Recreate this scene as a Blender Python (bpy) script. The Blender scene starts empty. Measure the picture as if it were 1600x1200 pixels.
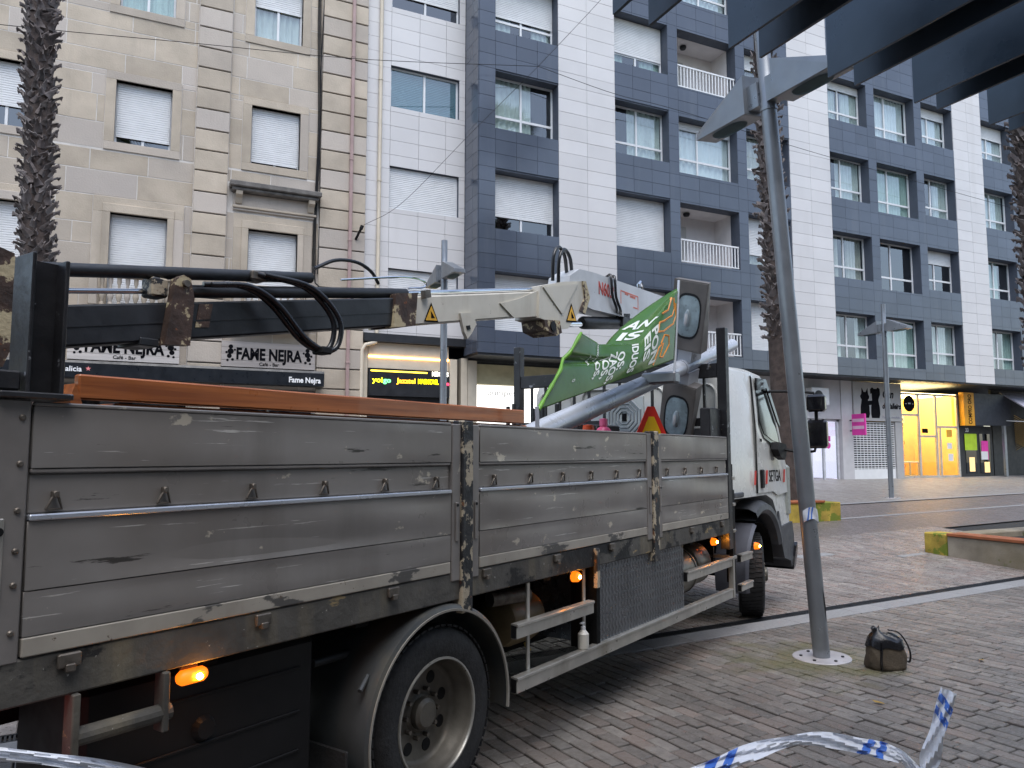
import bpy, bmesh, math, random
from mathutils import Vector, Matrix
R=math.radians
random.seed(7)
S=bpy.context.scene
COL=S.collection
# ---------------------------------------------------------------- camera, light
A=R(64.2); PITCH=math.atan(109/1200); H=1.75
cd=bpy.data.cameras.new('Camera'); cam=bpy.data.objects.new('Camera',cd); COL.objects.link(cam)
cam.location=(0,0,H); cam.rotation_euler=(R(90)+PITCH,0,A-R(90))
cd.sensor_width=36; cd.lens=27; cd.clip_end=600; cd.clip_start=.05
S.camera=cam
SUN_EL,SUN_AZ=R(64),R(-105)      # azimuth of the direction towards the sun, from +X counter-clockwise
w=bpy.data.worlds.new('World'); S.world=w; w.use_nodes=True
nt=w.node_tree; nt.nodes.clear()
sky=nt.nodes.new('ShaderNodeTexSky'); sky.sky_type='NISHITA'; sky.sun_disc=False
sky.sun_elevation=SUN_EL; sky.sun_rotation=R(90)-SUN_AZ; sky.dust_density=1.6; sky.air_density=1.2; sky.ozone_density=2.5
hs=nt.nodes.new('ShaderNodeHueSaturation'); hs.inputs['Saturation'].default_value=.78
bg=nt.nodes.new('ShaderNodeBackground'); bg.inputs[1].default_value=.14
wo=nt.nodes.new('ShaderNodeOutputWorld')
nt.links.new(sky.outputs[0],hs.inputs['Color']); nt.links.new(hs.outputs[0],bg.inputs[0]); nt.links.new(bg.outputs[0],wo.inputs[0])
sl=bpy.data.lights.new('Sun','SUN'); sl.energy=1.35; sl.angle=R(50); sl.color=(1,.99,.98)
so=bpy.data.objects.new('Sun',sl); COL.objects.link(so)
sd=Vector((math.cos(SUN_EL)*math.cos(SUN_AZ),math.cos(SUN_EL)*math.sin(SUN_AZ),math.sin(SUN_EL)))
so.rotation_euler=sd.to_track_quat('Z','Y').to_euler(); so.location=(0,0,30)
S.render.engine='CYCLES'
S.view_settings.view_transform='Standard'; S.view_settings.look='None'; S.view_settings.gamma=1; S.view_settings.exposure=.95
S.view_settings.use_curve_mapping=False

# ---------------------------------------------------------------- helpers
FW=Vector((math.cos(A),math.sin(A),0)); RT=Vector((math.sin(A),-math.cos(A),0))
def proj(p):                     # used only to rank pieces by how large they show
    d=Vector(p)-Vector((0,0,H)); f=d.dot(FW); z=d.z
    zc=f*math.cos(PITCH)+z*math.sin(PITCH)
    if zc<.1: return None
    return 800+1200*d.dot(RT)/zc, 600-1200*(-f*math.sin(PITCH)+z*math.cos(PITCH))/zc, zc
def inview(p,m=60):
    q=proj(p); return q and -m<q[0]<1600+m and -m<q[1]<1200+m
ORG={}
def thing(name,label,cat,loc=(0,0,0),rotz=0,group=None,org=None,kind=None):
    o=bpy.data.objects.new(name,None); COL.objects.link(o); o.location=loc; o.rotation_euler=(0,0,rotz)
    o.empty_display_size=.1; ORG[o.name]=Vector(org if org is not None else loc)
    tag(o,label,cat,group,kind); return o
def tag(o,label=None,cat=None,group=None,kind=None):
    if label:o['label']=label
    if cat:o['category']=cat
    if group:o['group']=group
    if kind:o['kind']=kind
    return o
class MB:
    def __init__(s): s.v=[];s.f=[]
    def add(s,vs,fs):
        b=len(s.v); s.v+=[tuple(v) for v in vs]; s.f+=[[b+i for i in f] for f in fs]; return s
    def box(s,x0,x1,y0,y1,z0,z1):
        return s.add([(x,y,z) for z in(z0,z1) for y in(y0,y1) for x in(x0,x1)],[(0,2,3,1),(4,5,7,6),(0,1,5,4),(2,6,7,3),(0,4,6,2),(1,3,7,5)])
    def bbox(s,x0,x1,y0,y1,z0,z1,b=.004):
        lo=(x0,y0,z0);hi=(x1,y1,z1);V={};vs=[]
        cs=[(i,j,k) for i in(0,1) for j in(0,1) for k in(0,1)]
        for c in cs:
            for a in range(3):
                p=[]
                for e in range(3):
                    q=hi[e] if c[e] else lo[e]
                    if e!=a:q+= -b if c[e] else b
                    p.append(q)
                V[c,a]=len(vs);vs.append(p)
        fs=[]
        for a in range(3):
            e,g=[i for i in range(3) if i!=a]
            for sd_ in(0,1):
                L=[]
                for ce,cg in((0,0),(1,0),(1,1),(0,1)):
                    c=[0]*3;c[a]=sd_;c[e]=ce;c[g]=cg;L.append(V[tuple(c),a])
                fs.append(L)
            for ce in(0,1):
                for cg in(0,1):
                    c0=[0]*3;c0[e]=ce;c0[g]=cg;c1=list(c0);c1[a]=1;c0=tuple(c0);c1=tuple(c1)
                    fs.append([V[c0,e],V[c1,e],V[c1,g],V[c0,g]])
        for c in cs: fs.append([V[c,0],V[c,1],V[c,2]])
        ctr=Vector(((x0+x1)/2,(y0+y1)/2,(z0+z1)/2)); out=[]
        for f in fs:
            p=[Vector(vs[i]) for i in f]; n=(p[1]-p[0]).cross(p[2]-p[0])
            out.append(f if n.dot(sum(p,Vector())/len(p)-ctr)>0 else f[::-1])
        return s.add(vs,out)
    def prism(s,poly,ax,a0,a1):
        n=len(poly)
        def P(p,a): return {'x':(a,p[0],p[1]),'y':(p[0],a,p[1]),'z':(p[0],p[1],a)}[ax]
        return s.add([P(p,a0) for p in poly]+[P(p,a1) for p in poly],[list(range(n)),list(range(2*n-1,n-1,-1))]+[(i,i+n,(i+1)%n+n,(i+1)%n) for i in range(n)])
    def tube(s,pts,r,n=8,caps=True,flat=1):
        pts=[Vector(p) for p in pts];k=len(pts)
        rs=r if isinstance(r,(list,tuple)) else [r]*k
        b=len(s.v);up=None
        for i,p in enumerate(pts):
            t=(pts[min(i+1,k-1)]-pts[max(i-1,0)]).normalized()
            if up is None: up=Vector((0,0,1)) if abs(t.z)<.9 else Vector((1,0,0))
            a=(up-t*up.dot(t)).normalized();c=t.cross(a);up=a
            for j in range(n):
                an=2*math.pi*j/n; s.v.append(tuple(p+(a*math.cos(an)*flat+c*math.sin(an))*rs[i]))
        for i in range(k-1):
            for j in range(n): s.f.append([b+i*n+j,b+i*n+(j+1)%n,b+(i+1)*n+(j+1)%n,b+(i+1)*n+j])
        if caps: s.f.append([b+j for j in range(n)][::-1]); s.f.append([b+(k-1)*n+j for j in range(n)])
        return s
    def lathe(s,prof,c=(0,0,0),ax='z',n=32,a0=0,a1=2*math.pi,close=False):
        full=abs(a1-a0-2*math.pi)<1e-6; m=n if full else n+1; b=len(s.v); k=len(prof)
        for i in range(m):
            an=a0+(a1-a0)*i/n; ca,sa=math.cos(an),math.sin(an)
            for r,h in prof:
                d={'z':(r*ca,r*sa,h),'y':(r*ca,h,r*sa),'x':(h,r*ca,r*sa)}[ax]
                s.v.append((c[0]+d[0],c[1]+d[1],c[2]+d[2]))
        kk=k if close else k-1
        for i in range(m if full else n):
            i2=(i+1)%m
            for j in range(kk): s.f.append([b+i*k+j,b+i2*k+j,b+i2*k+(j+1)%k,b+i*k+(j+1)%k])
        return s
    def grid(s,fn,nu,nv):
        b=len(s.v)
        for i in range(nu+1):
            for j in range(nv+1): s.v.append(tuple(fn(i/nu,j/nv)))
        for i in range(nu):
            for j in range(nv):
                a=b+i*(nv+1)+j; s.f.append([a,a+nv+1,a+nv+2,a+1])
        return s
    def mesh(s,name,smooth=False,recalc=True,org=Vector((0,0,0))):
        me=bpy.data.meshes.new(name)
        me.from_pydata([(v[0]-org[0],v[1]-org[1],v[2]-org[2]) for v in s.v],[],s.f)
        if recalc:
            bm=bmesh.new();bm.from_mesh(me);bmesh.ops.recalc_face_normals(bm,faces=bm.faces[:]);bm.to_mesh(me);bm.free()
        if smooth: me.shade_smooth(); me.set_sharp_from_angle(angle=R(38))
        return me
    def build(s,name,m,parent=None,smooth=False,recalc=True,org=None,solid=0,sub=0):
        if org is None: org=ORG.get(parent.name) if parent else Vector((0,0,0))
        if org is None: org=Vector((0,0,0))
        me=s.mesh(name,smooth,recalc,org); me.materials.append(m)
        o=bpy.data.objects.new(name,me); COL.objects.link(o)
        if parent:
            o.parent=parent
            ORG[o.name]=Vector(org)
        if solid:
            md=o.modifiers.new('thick','SOLIDIFY'); md.thickness=solid; md.offset=0
        return o
def inst(me,name,parent,loc,rot=(0,0,0),scale=(1,1,1)):
    o=bpy.data.objects.new(name,me); COL.objects.link(o); o.parent=parent
    o.location=Vector(loc)-(ORG.get(parent.name) or Vector()); o.rotation_euler=rot; o.scale=scale; return o
def single(name,mb,m,label,cat,base,group=None,smooth=False,rotz=0,loc=None,kind=None):
    o=mb.build(name,m,None,smooth,org=Vector(base)); o.location=loc if loc is not None else base; o.rotation_euler=(0,0,rotz)
    ORG[o.name]=Vector(base); return tag(o,label,cat,group,kind)
def text(body,name,m,parent,O,RV,UV,h,width=None,bold=0,depth=.004,align='LEFT',shear=0,fn=None):
    cu=bpy.data.curves.new('t','FONT'); cu.body=body; cu.size=1; cu.align_x='LEFT'; cu.offset=bold; cu.shear=shear; cu.resolution_u=3
    if not fn: cu.extrude=.02
    ob=bpy.data.objects.new('t',cu); COL.objects.link(ob); bpy.context.view_layer.update()
    me=bpy.data.meshes.new_from_object(ob.evaluated_get(bpy.context.evaluated_depsgraph_get()))
    bpy.data.objects.remove(ob); bpy.data.curves.remove(cu)
    me.name=name
    xs=[v.co.x for v in me.vertices]; x0,x1=min(xs),max(xs)
    sy=h/.7; sx=sy if width is None else width/(x1-x0)
    RV=Vector(RV).normalized();UV=Vector(UV).normalized();N=RV.cross(UV);O=Vector(O)
    wd=(x1-x0)*sx; sh={'LEFT':0,'CENTER':-wd/2,'RIGHT':-wd}[align]
    org=ORG.get(parent.name) or Vector()
    if fn:
        bm=bmesh.new();bm.from_mesh(me);bmesh.ops.triangulate(bm,faces=bm.faces[:])
        for _ in range(2):
            bmesh.ops.subdivide_edges(bm,edges=[e for e in bm.edges if e.calc_length()>.15],cuts=1)
        bmesh.ops.triangulate(bm,faces=bm.faces[:]);bm.to_mesh(me);bm.free()
    for v in me.vertices:
        x=(v.co.x-x0)*sx+sh; y=v.co.y*sy
        v.co=(fn(x,y) if fn else O+RV*x+UV*y+N*(v.co.z/.02*depth))-org
    me.materials.clear(); me.materials.append(m)
    o=bpy.data.objects.new(name,me);COL.objects.link(o);o.parent=parent;return o
def cut(rect,holes,e=.012):
    rs=[rect]
    for hx0,hx1,hz0,hz1 in holes:
        nr=[]
        for x0,x1,z0,z1 in rs:
            if hx0>=x1 or hx1<=x0 or hz0>=z1 or hz1<=z0: nr.append((x0,x1,z0,z1));continue
            if z0<hz0: nr.append((x0,x1,z0,hz0))
            if hz1<z1: nr.append((x0,x1,hz1,z1))
            a,b=max(z0,hz0),min(z1,hz1)
            if x0<hx0: nr.append((x0,hx0,a,b))
            if hx1<x1: nr.append((hx1,x1,a,b))
        rs=nr
    return [r for r in rs if r[1]-r[0]>e and r[3]-r[2]>e]
# ---------------------------------------------------------------- materials
MC={}
def mat(name,col,rough=.5,metal=0,var=.12,vs=3.,col2=None,rnd=0,bump=0,bs=40.,chips=(),streak=None,rot=0,spec=.5,coat=0,rvar=.1,hrnd=None,aniso=(1,1,1),stain=None):
    m=bpy.data.materials.new(name); m.use_nodes=True; t=m.node_tree; N=t.nodes; L=t.links
    b=N['Principled BSDF']
    g=N.new('ShaderNodeNewGeometry'); pos=g.outputs['Position']
    if rot:
        vr=N.new('ShaderNodeVectorRotate'); vr.rotation_type='Z_AXIS'; vr.inputs['Angle'].default_value=rot; L.new(pos,vr.inputs[0]); pos=vr.outputs[0]
    def noise(scale,detail=5,st=(1,1,1),rough_=.55):
        mp=N.new('ShaderNodeMapping'); mp.inputs['Scale'].default_value=st; L.new(pos,mp.inputs[0])
        n=N.new('ShaderNodeTexNoise'); n.inputs['Scale'].default_value=scale; n.inputs['Detail'].default_value=detail; n.inputs['Roughness'].default_value=rough_
        L.new(mp.outputs[0],n.inputs['Vector']); return n.outputs['Fac']
    def rng(f,a,b_,c=0,d=1):
        r=N.new('ShaderNodeMapRange'); r.inputs[1].default_value=a;r.inputs[2].default_value=b_;r.inputs[3].default_value=c;r.inputs[4].default_value=d
        L.new(f,r.inputs[0]); return r.outputs[0]
    def mix(f,a,b_):
        x=N.new('ShaderNodeMix'); x.data_type='RGBA'; 
        if hasattr(f,'links'): L.new(f,x.inputs[0])
        else: x.inputs[0].default_value=f
        for k,q in((6,a),(7,b_)):
            if isinstance(q,tuple): x.inputs[k].default_value=(*q[:3],1)
            else: L.new(q,x.inputs[k])
        return x.outputs[2]
    c2=col2 or tuple(min(1,c*(1+var)) for c in col); c1=tuple(c*(1-var) for c in col) if not col2 else col
    c=mix(rng(noise(vs,6,aniso),.35,.65),c1,c2)
    if rnd or hrnd:
        oi=N.new('ShaderNodeObjectInfo'); ad=N.new('ShaderNodeMath'); ad.operation='ADD'; L.new(oi.outputs['Random'],ad.inputs[0]); L.new(g.outputs['Random Per Island'],ad.inputs[1])
        fr=N.new('ShaderNodeMath'); fr.operation='FRACT'; L.new(ad.outputs[0],fr.inputs[0])
        if hrnd:
            m7=N.new('ShaderNodeMath'); m7.operation='MULTIPLY'; m7.inputs[1].default_value=7.31; L.new(fr.outputs[0],m7.inputs[0])
            f7=N.new('ShaderNodeMath'); f7.operation='FRACT'; L.new(m7.outputs[0],f7.inputs[0])
            c=mix(rng(f7.outputs[0],.45,1,0,.8),c,hrnd)
        hv=N.new('ShaderNodeHueSaturation'); L.new(rng(fr.outputs[0],0,1,1-rnd,1+rnd),hv.inputs['Value']); L.new(c,hv.inputs['Color']); c=hv.outputs[0]
    if streak:
        sc,scale,lo,hi=streak
        c=mix(rng(noise(scale,6,(1,1,.12)),lo,hi),c,sc)
    if stain: c=mix(rng(noise(stain[1],4),stain[2],stain[3],0,stain[4]),c,stain[0])
    for cc,th,scale,st in chips:
        c=mix(rng(noise(scale,7,st,.62),th,th+.025),c,cc)
    L.new(c,b.inputs['Base Color'])
    L.new(rng(noise(vs*2.3,4),.3,.7,max(.02,rough-rvar),min(1,rough+rvar)),b.inputs['Roughness'])
    b.inputs['Metallic'].default_value=metal; b.inputs['Specular IOR Level'].default_value=spec; b.inputs['Coat Weight'].default_value=coat
    if bump:
        bp=N.new('ShaderNodeBump'); bp.inputs['Strength'].default_value=min(1,bump); bp.inputs['Distance'].default_value=.02; L.new(noise(bs,5),bp.inputs['Height']); L.new(bp.outputs[0],b.inputs['Normal'])
    MC[name]=m; return m
def emat(name,col,strength,base=None):
    m=bpy.data.materials.new(name); m.use_nodes=True; b=m.node_tree.nodes['Principled BSDF']
    b.inputs['Base Color'].default_value=(*(base or col),1); b.inputs['Emission Color'].default_value=(*col,1); b.inputs['Emission Strength'].default_value=strength; MC[name]=m; return m
def gmat(name,tint,k=2.2,base=.06,rough=.02):
    m=bpy.data.materials.new(name); m.use_nodes=True; t=m.node_tree; t.nodes.clear(); N=t.nodes;L=t.links
    o=N.new('ShaderNodeOutputMaterial'); tr=N.new('ShaderNodeBsdfTransparent'); tr.inputs[0].default_value=(*tint,1)
    gl=N.new('ShaderNodeBsdfGlossy'); gl.inputs['Roughness'].default_value=rough; gl.inputs[0].default_value=(.95,.97,1,1)
    fr=N.new('ShaderNodeFresnel'); fr.inputs[0].default_value=1.45
    ma=N.new('ShaderNodeMath'); ma.operation='MULTIPLY_ADD'; ma.inputs[1].default_value=k; ma.inputs[2].default_value=base; ma.use_clamp=True
    mx=N.new('ShaderNodeMixShader'); L.new(fr.outputs[0],ma.inputs[0]); bf=N.new('ShaderNodeNewGeometry'); iv=N.new('ShaderNodeMath'); iv.operation='SUBTRACT'; iv.inputs[0].default_value=1; L.new(bf.outputs['Backfacing'],iv.inputs[1]); mu=N.new('ShaderNodeMath'); mu.operation='MULTIPLY'; L.new(ma.outputs[0],mu.inputs[0]); L.new(iv.outputs[0],mu.inputs[1]); L.new(mu.outputs[0],mx.inputs[0]); L.new(tr.outputs[0],mx.inputs[1]); L.new(gl.outputs[0],mx.inputs[2]); L.new(mx.outputs[0],o.inputs[0]); MC[name]=m; return m
TA=R(29.0)
STONE=mat('stone',(.455,.39,.31),.85,var=.12,vs=1.3,rnd=.12,hrnd=(.46,.415,.38),bump=.35,bs=25,streak=((.31,.27,.22),1.4,.56,.85))
MORTAR=mat('mortar',(.60,.57,.53),.9,bump=.3,bs=60)
STONEDK=mat('weathered_stone',(.16,.15,.14),.9,var=.3,vs=4,bump=.4,bs=30)
WPAN=mat('white_panel',(.62,.605,.60),.38,var=.03,rnd=.045,vs=.8,streak=((.50,.48,.46),1.3,.58,.95))
DPAN=mat('slate_panel',(.066,.080,.110),.17,var=.08,rnd=.11,vs=.5,rvar=.05,spec=.7,streak=((.10,.112,.135),1.6,.56,.9))
JOINT=mat('joint_dark',(.045,.05,.06),.8)
DWALL=mat('slate_wall',(.065,.078,.105),.6,var=.05)
WFR=mat('white_frame',(.72,.73,.74),.35,var=.04)
SHUT=mat('shutter',(.74,.75,.755),.45,var=.04)
SHUTD=mat('shutter_grey',(.40,.39,.37),.5,var=.05)
TEAL=mat('teal_blind',(.10,.22,.27),.25,var=.15,vs=.7)
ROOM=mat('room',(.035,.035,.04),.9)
CURT=mat('curtain',(.70,.73,.72),.9,var=.1)
CURTG=mat('curtain_grey',(.55,.53,.49),.9,var=.12)
CURTB=mat('curtain_green',(.50,.62,.58),.9,var=.1)
CURTW=mat('curtain_bright',(.80,.82,.85),.9,var=.04)
GLASS=gmat('glass',(.88,.92,.91),2.6,.07); GLASSD=gmat('glass_dark',(.25,.3,.3),2.5,.08)
LOGGIA=mat('loggia_white',(.66,.63,.62),.8,var=.04)
DARK=mat('dark_metal',(.016,.018,.022),.5,var=.2)
CREAM=mat('cream',(.60,.53,.42),.55,var=.06)
PINKPIPE=mat('pink_pipe',(.36,.25,.235),.55,var=.1)
BLACKP=mat('black_plastic',(.009,.009,.010),.55,var=.2,spec=.25)
CONC=mat('concrete',(.30,.26,.20),.9,var=.25,vs=2.5,bump=.4,bs=50,chips=(((.17,.17,.07),.625,3.2,(1,1,1)),),stain=((.20,.16,.09),1.2,.45,.7,.7))
MOSSY=mat('mossy_concrete',(.42,.30,.05),.9,var=.3,vs=3,bump=.4,bs=50,chips=(((.16,.20,.02),.53,2.5,(1,1,1)),))
WOODSEAT=mat('seat_wood',(.33,.10,.035),.45,var=.25,vs=4)
SOIL=mat('soil',(.03,.027,.022),.95,bump=.8,bs=30)
PERG=mat('pergola_steel',(.036,.058,.086),.34,metal=.1,var=.22,vs=2,bump=.06,bs=12)
GALV=mat('lamp_grey',(.26,.28,.305),.36,metal=.55,var=.10,vs=3)
GALVL=mat('lamp_silver',(.60,.63,.69),.33,metal=.25,var=.08,vs=3)
LAMPBROWN=mat('lamp_head_grey',(.20,.185,.175),.5,metal=.2,var=.15,vs=4)
PLATE=mat('base_plate',(.50,.48,.49),.5,metal=.3,var=.12,vs=6,chips=(((.16,.12,.11),.67,18,(1,1,1)),))
LENS=gmat('lamp_lens',(.62,.74,.78),3,.16,.06)
LENSB=mat('lamp_reflector',(.64,.68,.68),.35,metal=.2,var=.25,vs=9); LENSC=gmat('lamp_lens_clear',(.9,.97,1),2.5,.10,.12)

# ---------------------------------------------------------------- ground
def zg(Y):
    if Y<6.6: return 0.
    if Y<7.6: return .0565*(Y-6.6)**2/2
    return .0565*(min(Y,21.5)-7.1)
PR=R(5)     # the plaza's paving is laid a little askew to the facades
def pv(u,v): return (u*math.cos(PR)-v*math.sin(PR), u*math.sin(PR)+v*math.cos(PR))
PAVE=mat('paver',(.215,.195,.176),.42,var=.2,vs=16,rnd=.22,hrnd=(.225,.18,.155),bump=.6,bs=110,chips=(((.45,.45,.44),.70,30,(1,1,1)),),rvar=.18,stain=((.085,.078,.07),.9,.46,.72,.65))
def moss(m,c,r):                # moss grows round the lamp's foot
    t=m.node_tree;N=t.nodes;L=t.links;b=N['Principled BSDF']; src=b.inputs['Base Color'].links[0].from_socket
    g=N.new('ShaderNodeNewGeometry'); d=N.new('ShaderNodeVectorMath'); d.operation='DISTANCE'; d.inputs[1].default_value=c; L.new(g.outputs[0],d.inputs[0])
    n=N.new('ShaderNodeTexNoise'); n.inputs['Scale'].default_value=3.5; L.new(g.outputs[0],n.inputs[0])
    a=N.new('ShaderNodeMath'); a.operation='MULTIPLY_ADD'; a.inputs[1].default_value=1.6; L.new(n.outputs[0],a.inputs[0]); L.new(d.outputs['Value'],a.inputs[2])
    mr=N.new('ShaderNodeMapRange'); mr.inputs[1].default_value=r+.75; mr.inputs[2].default_value=r+1.3; mr.inputs[3].default_value=.75; mr.inputs[4].default_value=0; L.new(a.outputs[0],mr.inputs[0])
    x=N.new('ShaderNodeMix'); x.data_type='RGBA'; x.inputs[7].default_value=(.13,.125,.045,1); L.new(mr.outputs[0],x.inputs[0]); L.new(src,x.inputs[6]); L.new(x.outputs[2],b.inputs['Base Color'])
moss(PAVE,(5.2,4.95,0),.25)
PAVE2=mat('street_paver',(.255,.225,.205),.38,var=.2,vs=9,rnd=.2,hrnd=(.255,.19,.165),bump=.4,bs=90,rvar=.2,stain=((.11,.095,.085),.6,.46,.72,.6))
GRAN=mat('granite_band',(.27,.268,.27),.55,var=.12,vs=30,rnd=.08,bump=.2,bs=120)
JOINTG=mat('joint_sand',(.03,.028,.026),.95,var=.3,vs=20)
ROADM=mat('road_setts',(.19,.165,.155),.42,var=.25,vs=12,bump=.5,bs=40)
SIDEM=mat('sidewalk_setts',(.27,.255,.24),.5,var=.15,vs=6,bump=.3,bs=30)
def brickbump(m,bw,bh):
    t=m.node_tree;N=t.nodes;L=t.links;b=N['Principled BSDF']; src=b.inputs['Base Color'].links[0].from_socket
    g=N.new('ShaderNodeNewGeometry'); vr=N.new('ShaderNodeVectorRotate'); vr.rotation_type='Z_AXIS'; vr.inputs['Angle'].default_value=-PR+R(90); L.new(g.outputs[0],vr.inputs[0])
    br=N.new('ShaderNodeTexBrick'); br.inputs['Scale'].default_value=1; br.inputs['Brick Width'].default_value=bw; br.inputs['Row Height'].default_value=bh; br.inputs['Mortar Size'].default_value=.006
    br.inputs['Color1'].default_value=(1,1,1,1);br.inputs['Color2'].default_value=(.75,.72,.7,1);br.inputs['Mortar'].default_value=(.35,.33,.32,1)
    L.new(vr.outputs[0],br.inputs[0]); x=N.new('ShaderNodeMix'); x.data_type='RGBA'; x.blend_type='MULTIPLY'; x.inputs[0].default_value=1; L.new(src,x.inputs[6]); L.new(br.outputs[0],x.inputs[7]); L.new(x.outputs[2],b.inputs['Base Color'])
brickbump(ROADM,.21,.105); brickbump(SIDEM,.4,.2)
def sheet(y0,y1,x0,x1,dz,ny):
    g=MB(); ys=[y0+(y1-y0)*i/ny for i in range(ny+1)]
    def f(u,v):
        y=y0+(y1-y0)*v; x=x0+(x1-x0)*u; X,Y=pv(x,y); return (X,Y,zg(Y)+dz)
    return g.grid(f,8,ny)
g=MB()
ys=[-150,-20,0,4,6,6.6,7,7.6,9,12,15,18,21.5,25,150]
for i,y in enumerate(ys):
    for x in (-150,-40,0,20,40,150): g.v.append((x,y,zg(y)-.035))
for i in range(len(ys)-1):
    for j in range(5): a=i*6+j; g.f.append([a,a+1,a+7,a+6])
ground=g.build('ground',JOINTG,recalc=False); tag(ground,kind='structure')
# near paving, every paver its own piece where it shows largest
PW,PL,GP=.107,.214,.010
pav=thing('plaza_paving','grey block paving laid in staggered rows under the truck','paving',kind='structure')
pavers=[]
i=0
for iu in range(-18,112):
    u=iu*PW; off=random.choice((0,.07,.105,.14)); v=.9+off-.21
    while v<5.42:
        L_=PL if random.random()<.86 else PL/2
        v1=min(v+L_,5.46)
        if v1-v>.05:
            X,Y=pv(u+PW/2,(v+v1)/2)
            if Y>.2: pavers.append((u,v,v1,X,Y))
        v+=L_
def psize(p):
    if not inview((p[3],p[4],0),5): return 0
    q=proj((p[3],p[4],0)); return 1/q[2]**2 if q[0]>700 else .2/q[2]**2
pavers.sort(key=psize,reverse=True)
pm={}
for k,(u,v,v1,X,Y) in enumerate(pavers[:300]):
    key=(round(v1-v,3),random.randrange(4))
    if key not in pm:
        b=MB(); l=key[0]/2-GP/2; ww=PW/2-GP/2
        b.bbox(-ww+random.uniform(0,.003),ww-random.uniform(0,.003),-l+random.uniform(0,.004),l,-.05,0,.005); pm[key]=b.mesh('paver'); pm[key].materials.append(PAVE)
    o=inst(pm[key],'paver',pav,(X,Y,random.uniform(-.007,.003)),(random.uniform(-.02,.02),random.uniform(-.02,.02),PR+random.uniform(-.015,.015)))
b=MB()
for u,v,v1,X,Y in pavers[300:]:
    h=random.uniform(-.004,.003); i0=len(b.v); j=random.uniform(-.002,.002)
    b.bbox(u+GP/2+j,u+PW-GP/2+j,v+GP/2,v1-GP/2,-.05,h,.005)
    for q in range(i0,len(b.v)):
        x,y,z=b.v[q]; X_,Y_=pv(x,y); b.v[q]=(X_,Y_,z)
tag(b.build('paver_field',PAVE,pav,recalc=False),kind='stuff')
# granite band and slotted drain
V0=5.0-.0
def vof(X,Y): return -X*math.sin(PR)+Y*math.cos(PR)
band=thing('granite_band','pale granite band laid along the drain','paving',kind='structure')
x=-2.
while x<13:
    l=random.choice((.5,.6,.75)); b=MB().bbox(x+.003,x+l-.003,5.47,5.74,-.1,.002,.004)
    b.v=[(*pv(p[0],p[1]),p[2]) for p in b.v]; b.build('slab',GRAN,band); x+=l
dr=thing('drain_channel','dark slotted drain grating running across the plaza beside the pale band','drain')
n=0; x=-2.
while x<13:
    b=MB(); b.box(x+.004,x+.496,5.75,5.762,-.02,.0); b.box(x+.004,x+.496,5.878,5.89,-.02,.0)
    for q in range(20): b.box(x+.008+q*.0244,x+.008+q*.0244+.012,5.762,5.878,-.02,-.002)
    b.v=[(*pv(p[0],p[1]),p[2]) for p in b.v]; b.build('grating',DARK,dr); x+=.5
# street pavers behind the drain
b=MB()
for iu in range(-6,150):
    u=iu*PW; v=5.9+random.choice((0,.07,.105,.14))-.21
    while v<9.4:
        v0=max(v,5.9); v1=v+PL; v+=PL
        X,Y=pv(u,(v0+v1)/2)
        if v1-v0<.03 or not inview((X,Y,zg(Y)),30): continue
        h=random.uniform(-.004,.003); i0=len(b.v); b.bbox(u+GP/2,u+PW-GP/2,v0+GP/2,v1-GP/2,-.05,h,.005)
        for q in range(i0,len(b.v)):
            x_,y_,z_=b.v[q]; X_,Y_=pv(x_,y_); b.v[q]=(X_,Y_,z_+zg(Y_))
sp=b.build('street_paving',PAVE2,recalc=False); tag(sp,'reddish grey street pavers beyond the drain','paving',kind='structure')
def strip(name,m,v0,v1,dz,label,cat='paving',x0=-30,x1=60):
    o=sheet(v0,v1,x0,x1,dz,12).build(name,m,recalc=False); return tag(o,label,cat,kind='structure')
strip('street_paving',ROADM,9.4,11.1,-.004,'reddish street setts between truck and far planters')
strip('street_edging',GRAN,11.1,11.25,.0,'pale stone line along the street')
strip('roadway',ROADM,11.25,13.0,-.008,'dark red setts of the carriageway')
strip('kerb',GRAN,13.0,13.2,.012,'flush granite kerb before the far pavement')
strip('far_pavement',SIDEM,13.2,21.2,.004,'grey pavement in front of the shops')
for (u,v,l,w_) in ((8.6,7.95,.9,.22),(10.2,8.2,.8,.2),(11.9,7.6,.7,.12)):
    b=MB().bbox(u,u+l,v,v+w_,-.05,.006,.003); b.v=[(*pv(p[0],p[1]),p[2]) for p in b.v]; b.v=[(p[0],p[1],p[2]+zg(p[1])) for p in b.v]
    s_=b.build('granite_slab',GRAN,band)

# ---------------------------------------------------------------- unseen building added behind the viewer to cut sky light and feed reflections
shade_bld=MB().box(-32,40,-17,-8.5,-.1,16).build('added_shade_building',mat('render_cream',(.40,.36,.31),.85,var=.1,vs=.6)); tag(shade_bld,kind='structure')
owm=MB().box(-.8,.8,-.02,.02,-.85,.85).mesh('window'); owm.materials.append(mat('far_glass',(.03,.035,.04),.15))
for i in range(22):
    for k in range(5): inst(owm,'window',shade_bld,(-29.2+i*3.2,-8.5,2.05+k*3))
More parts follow.
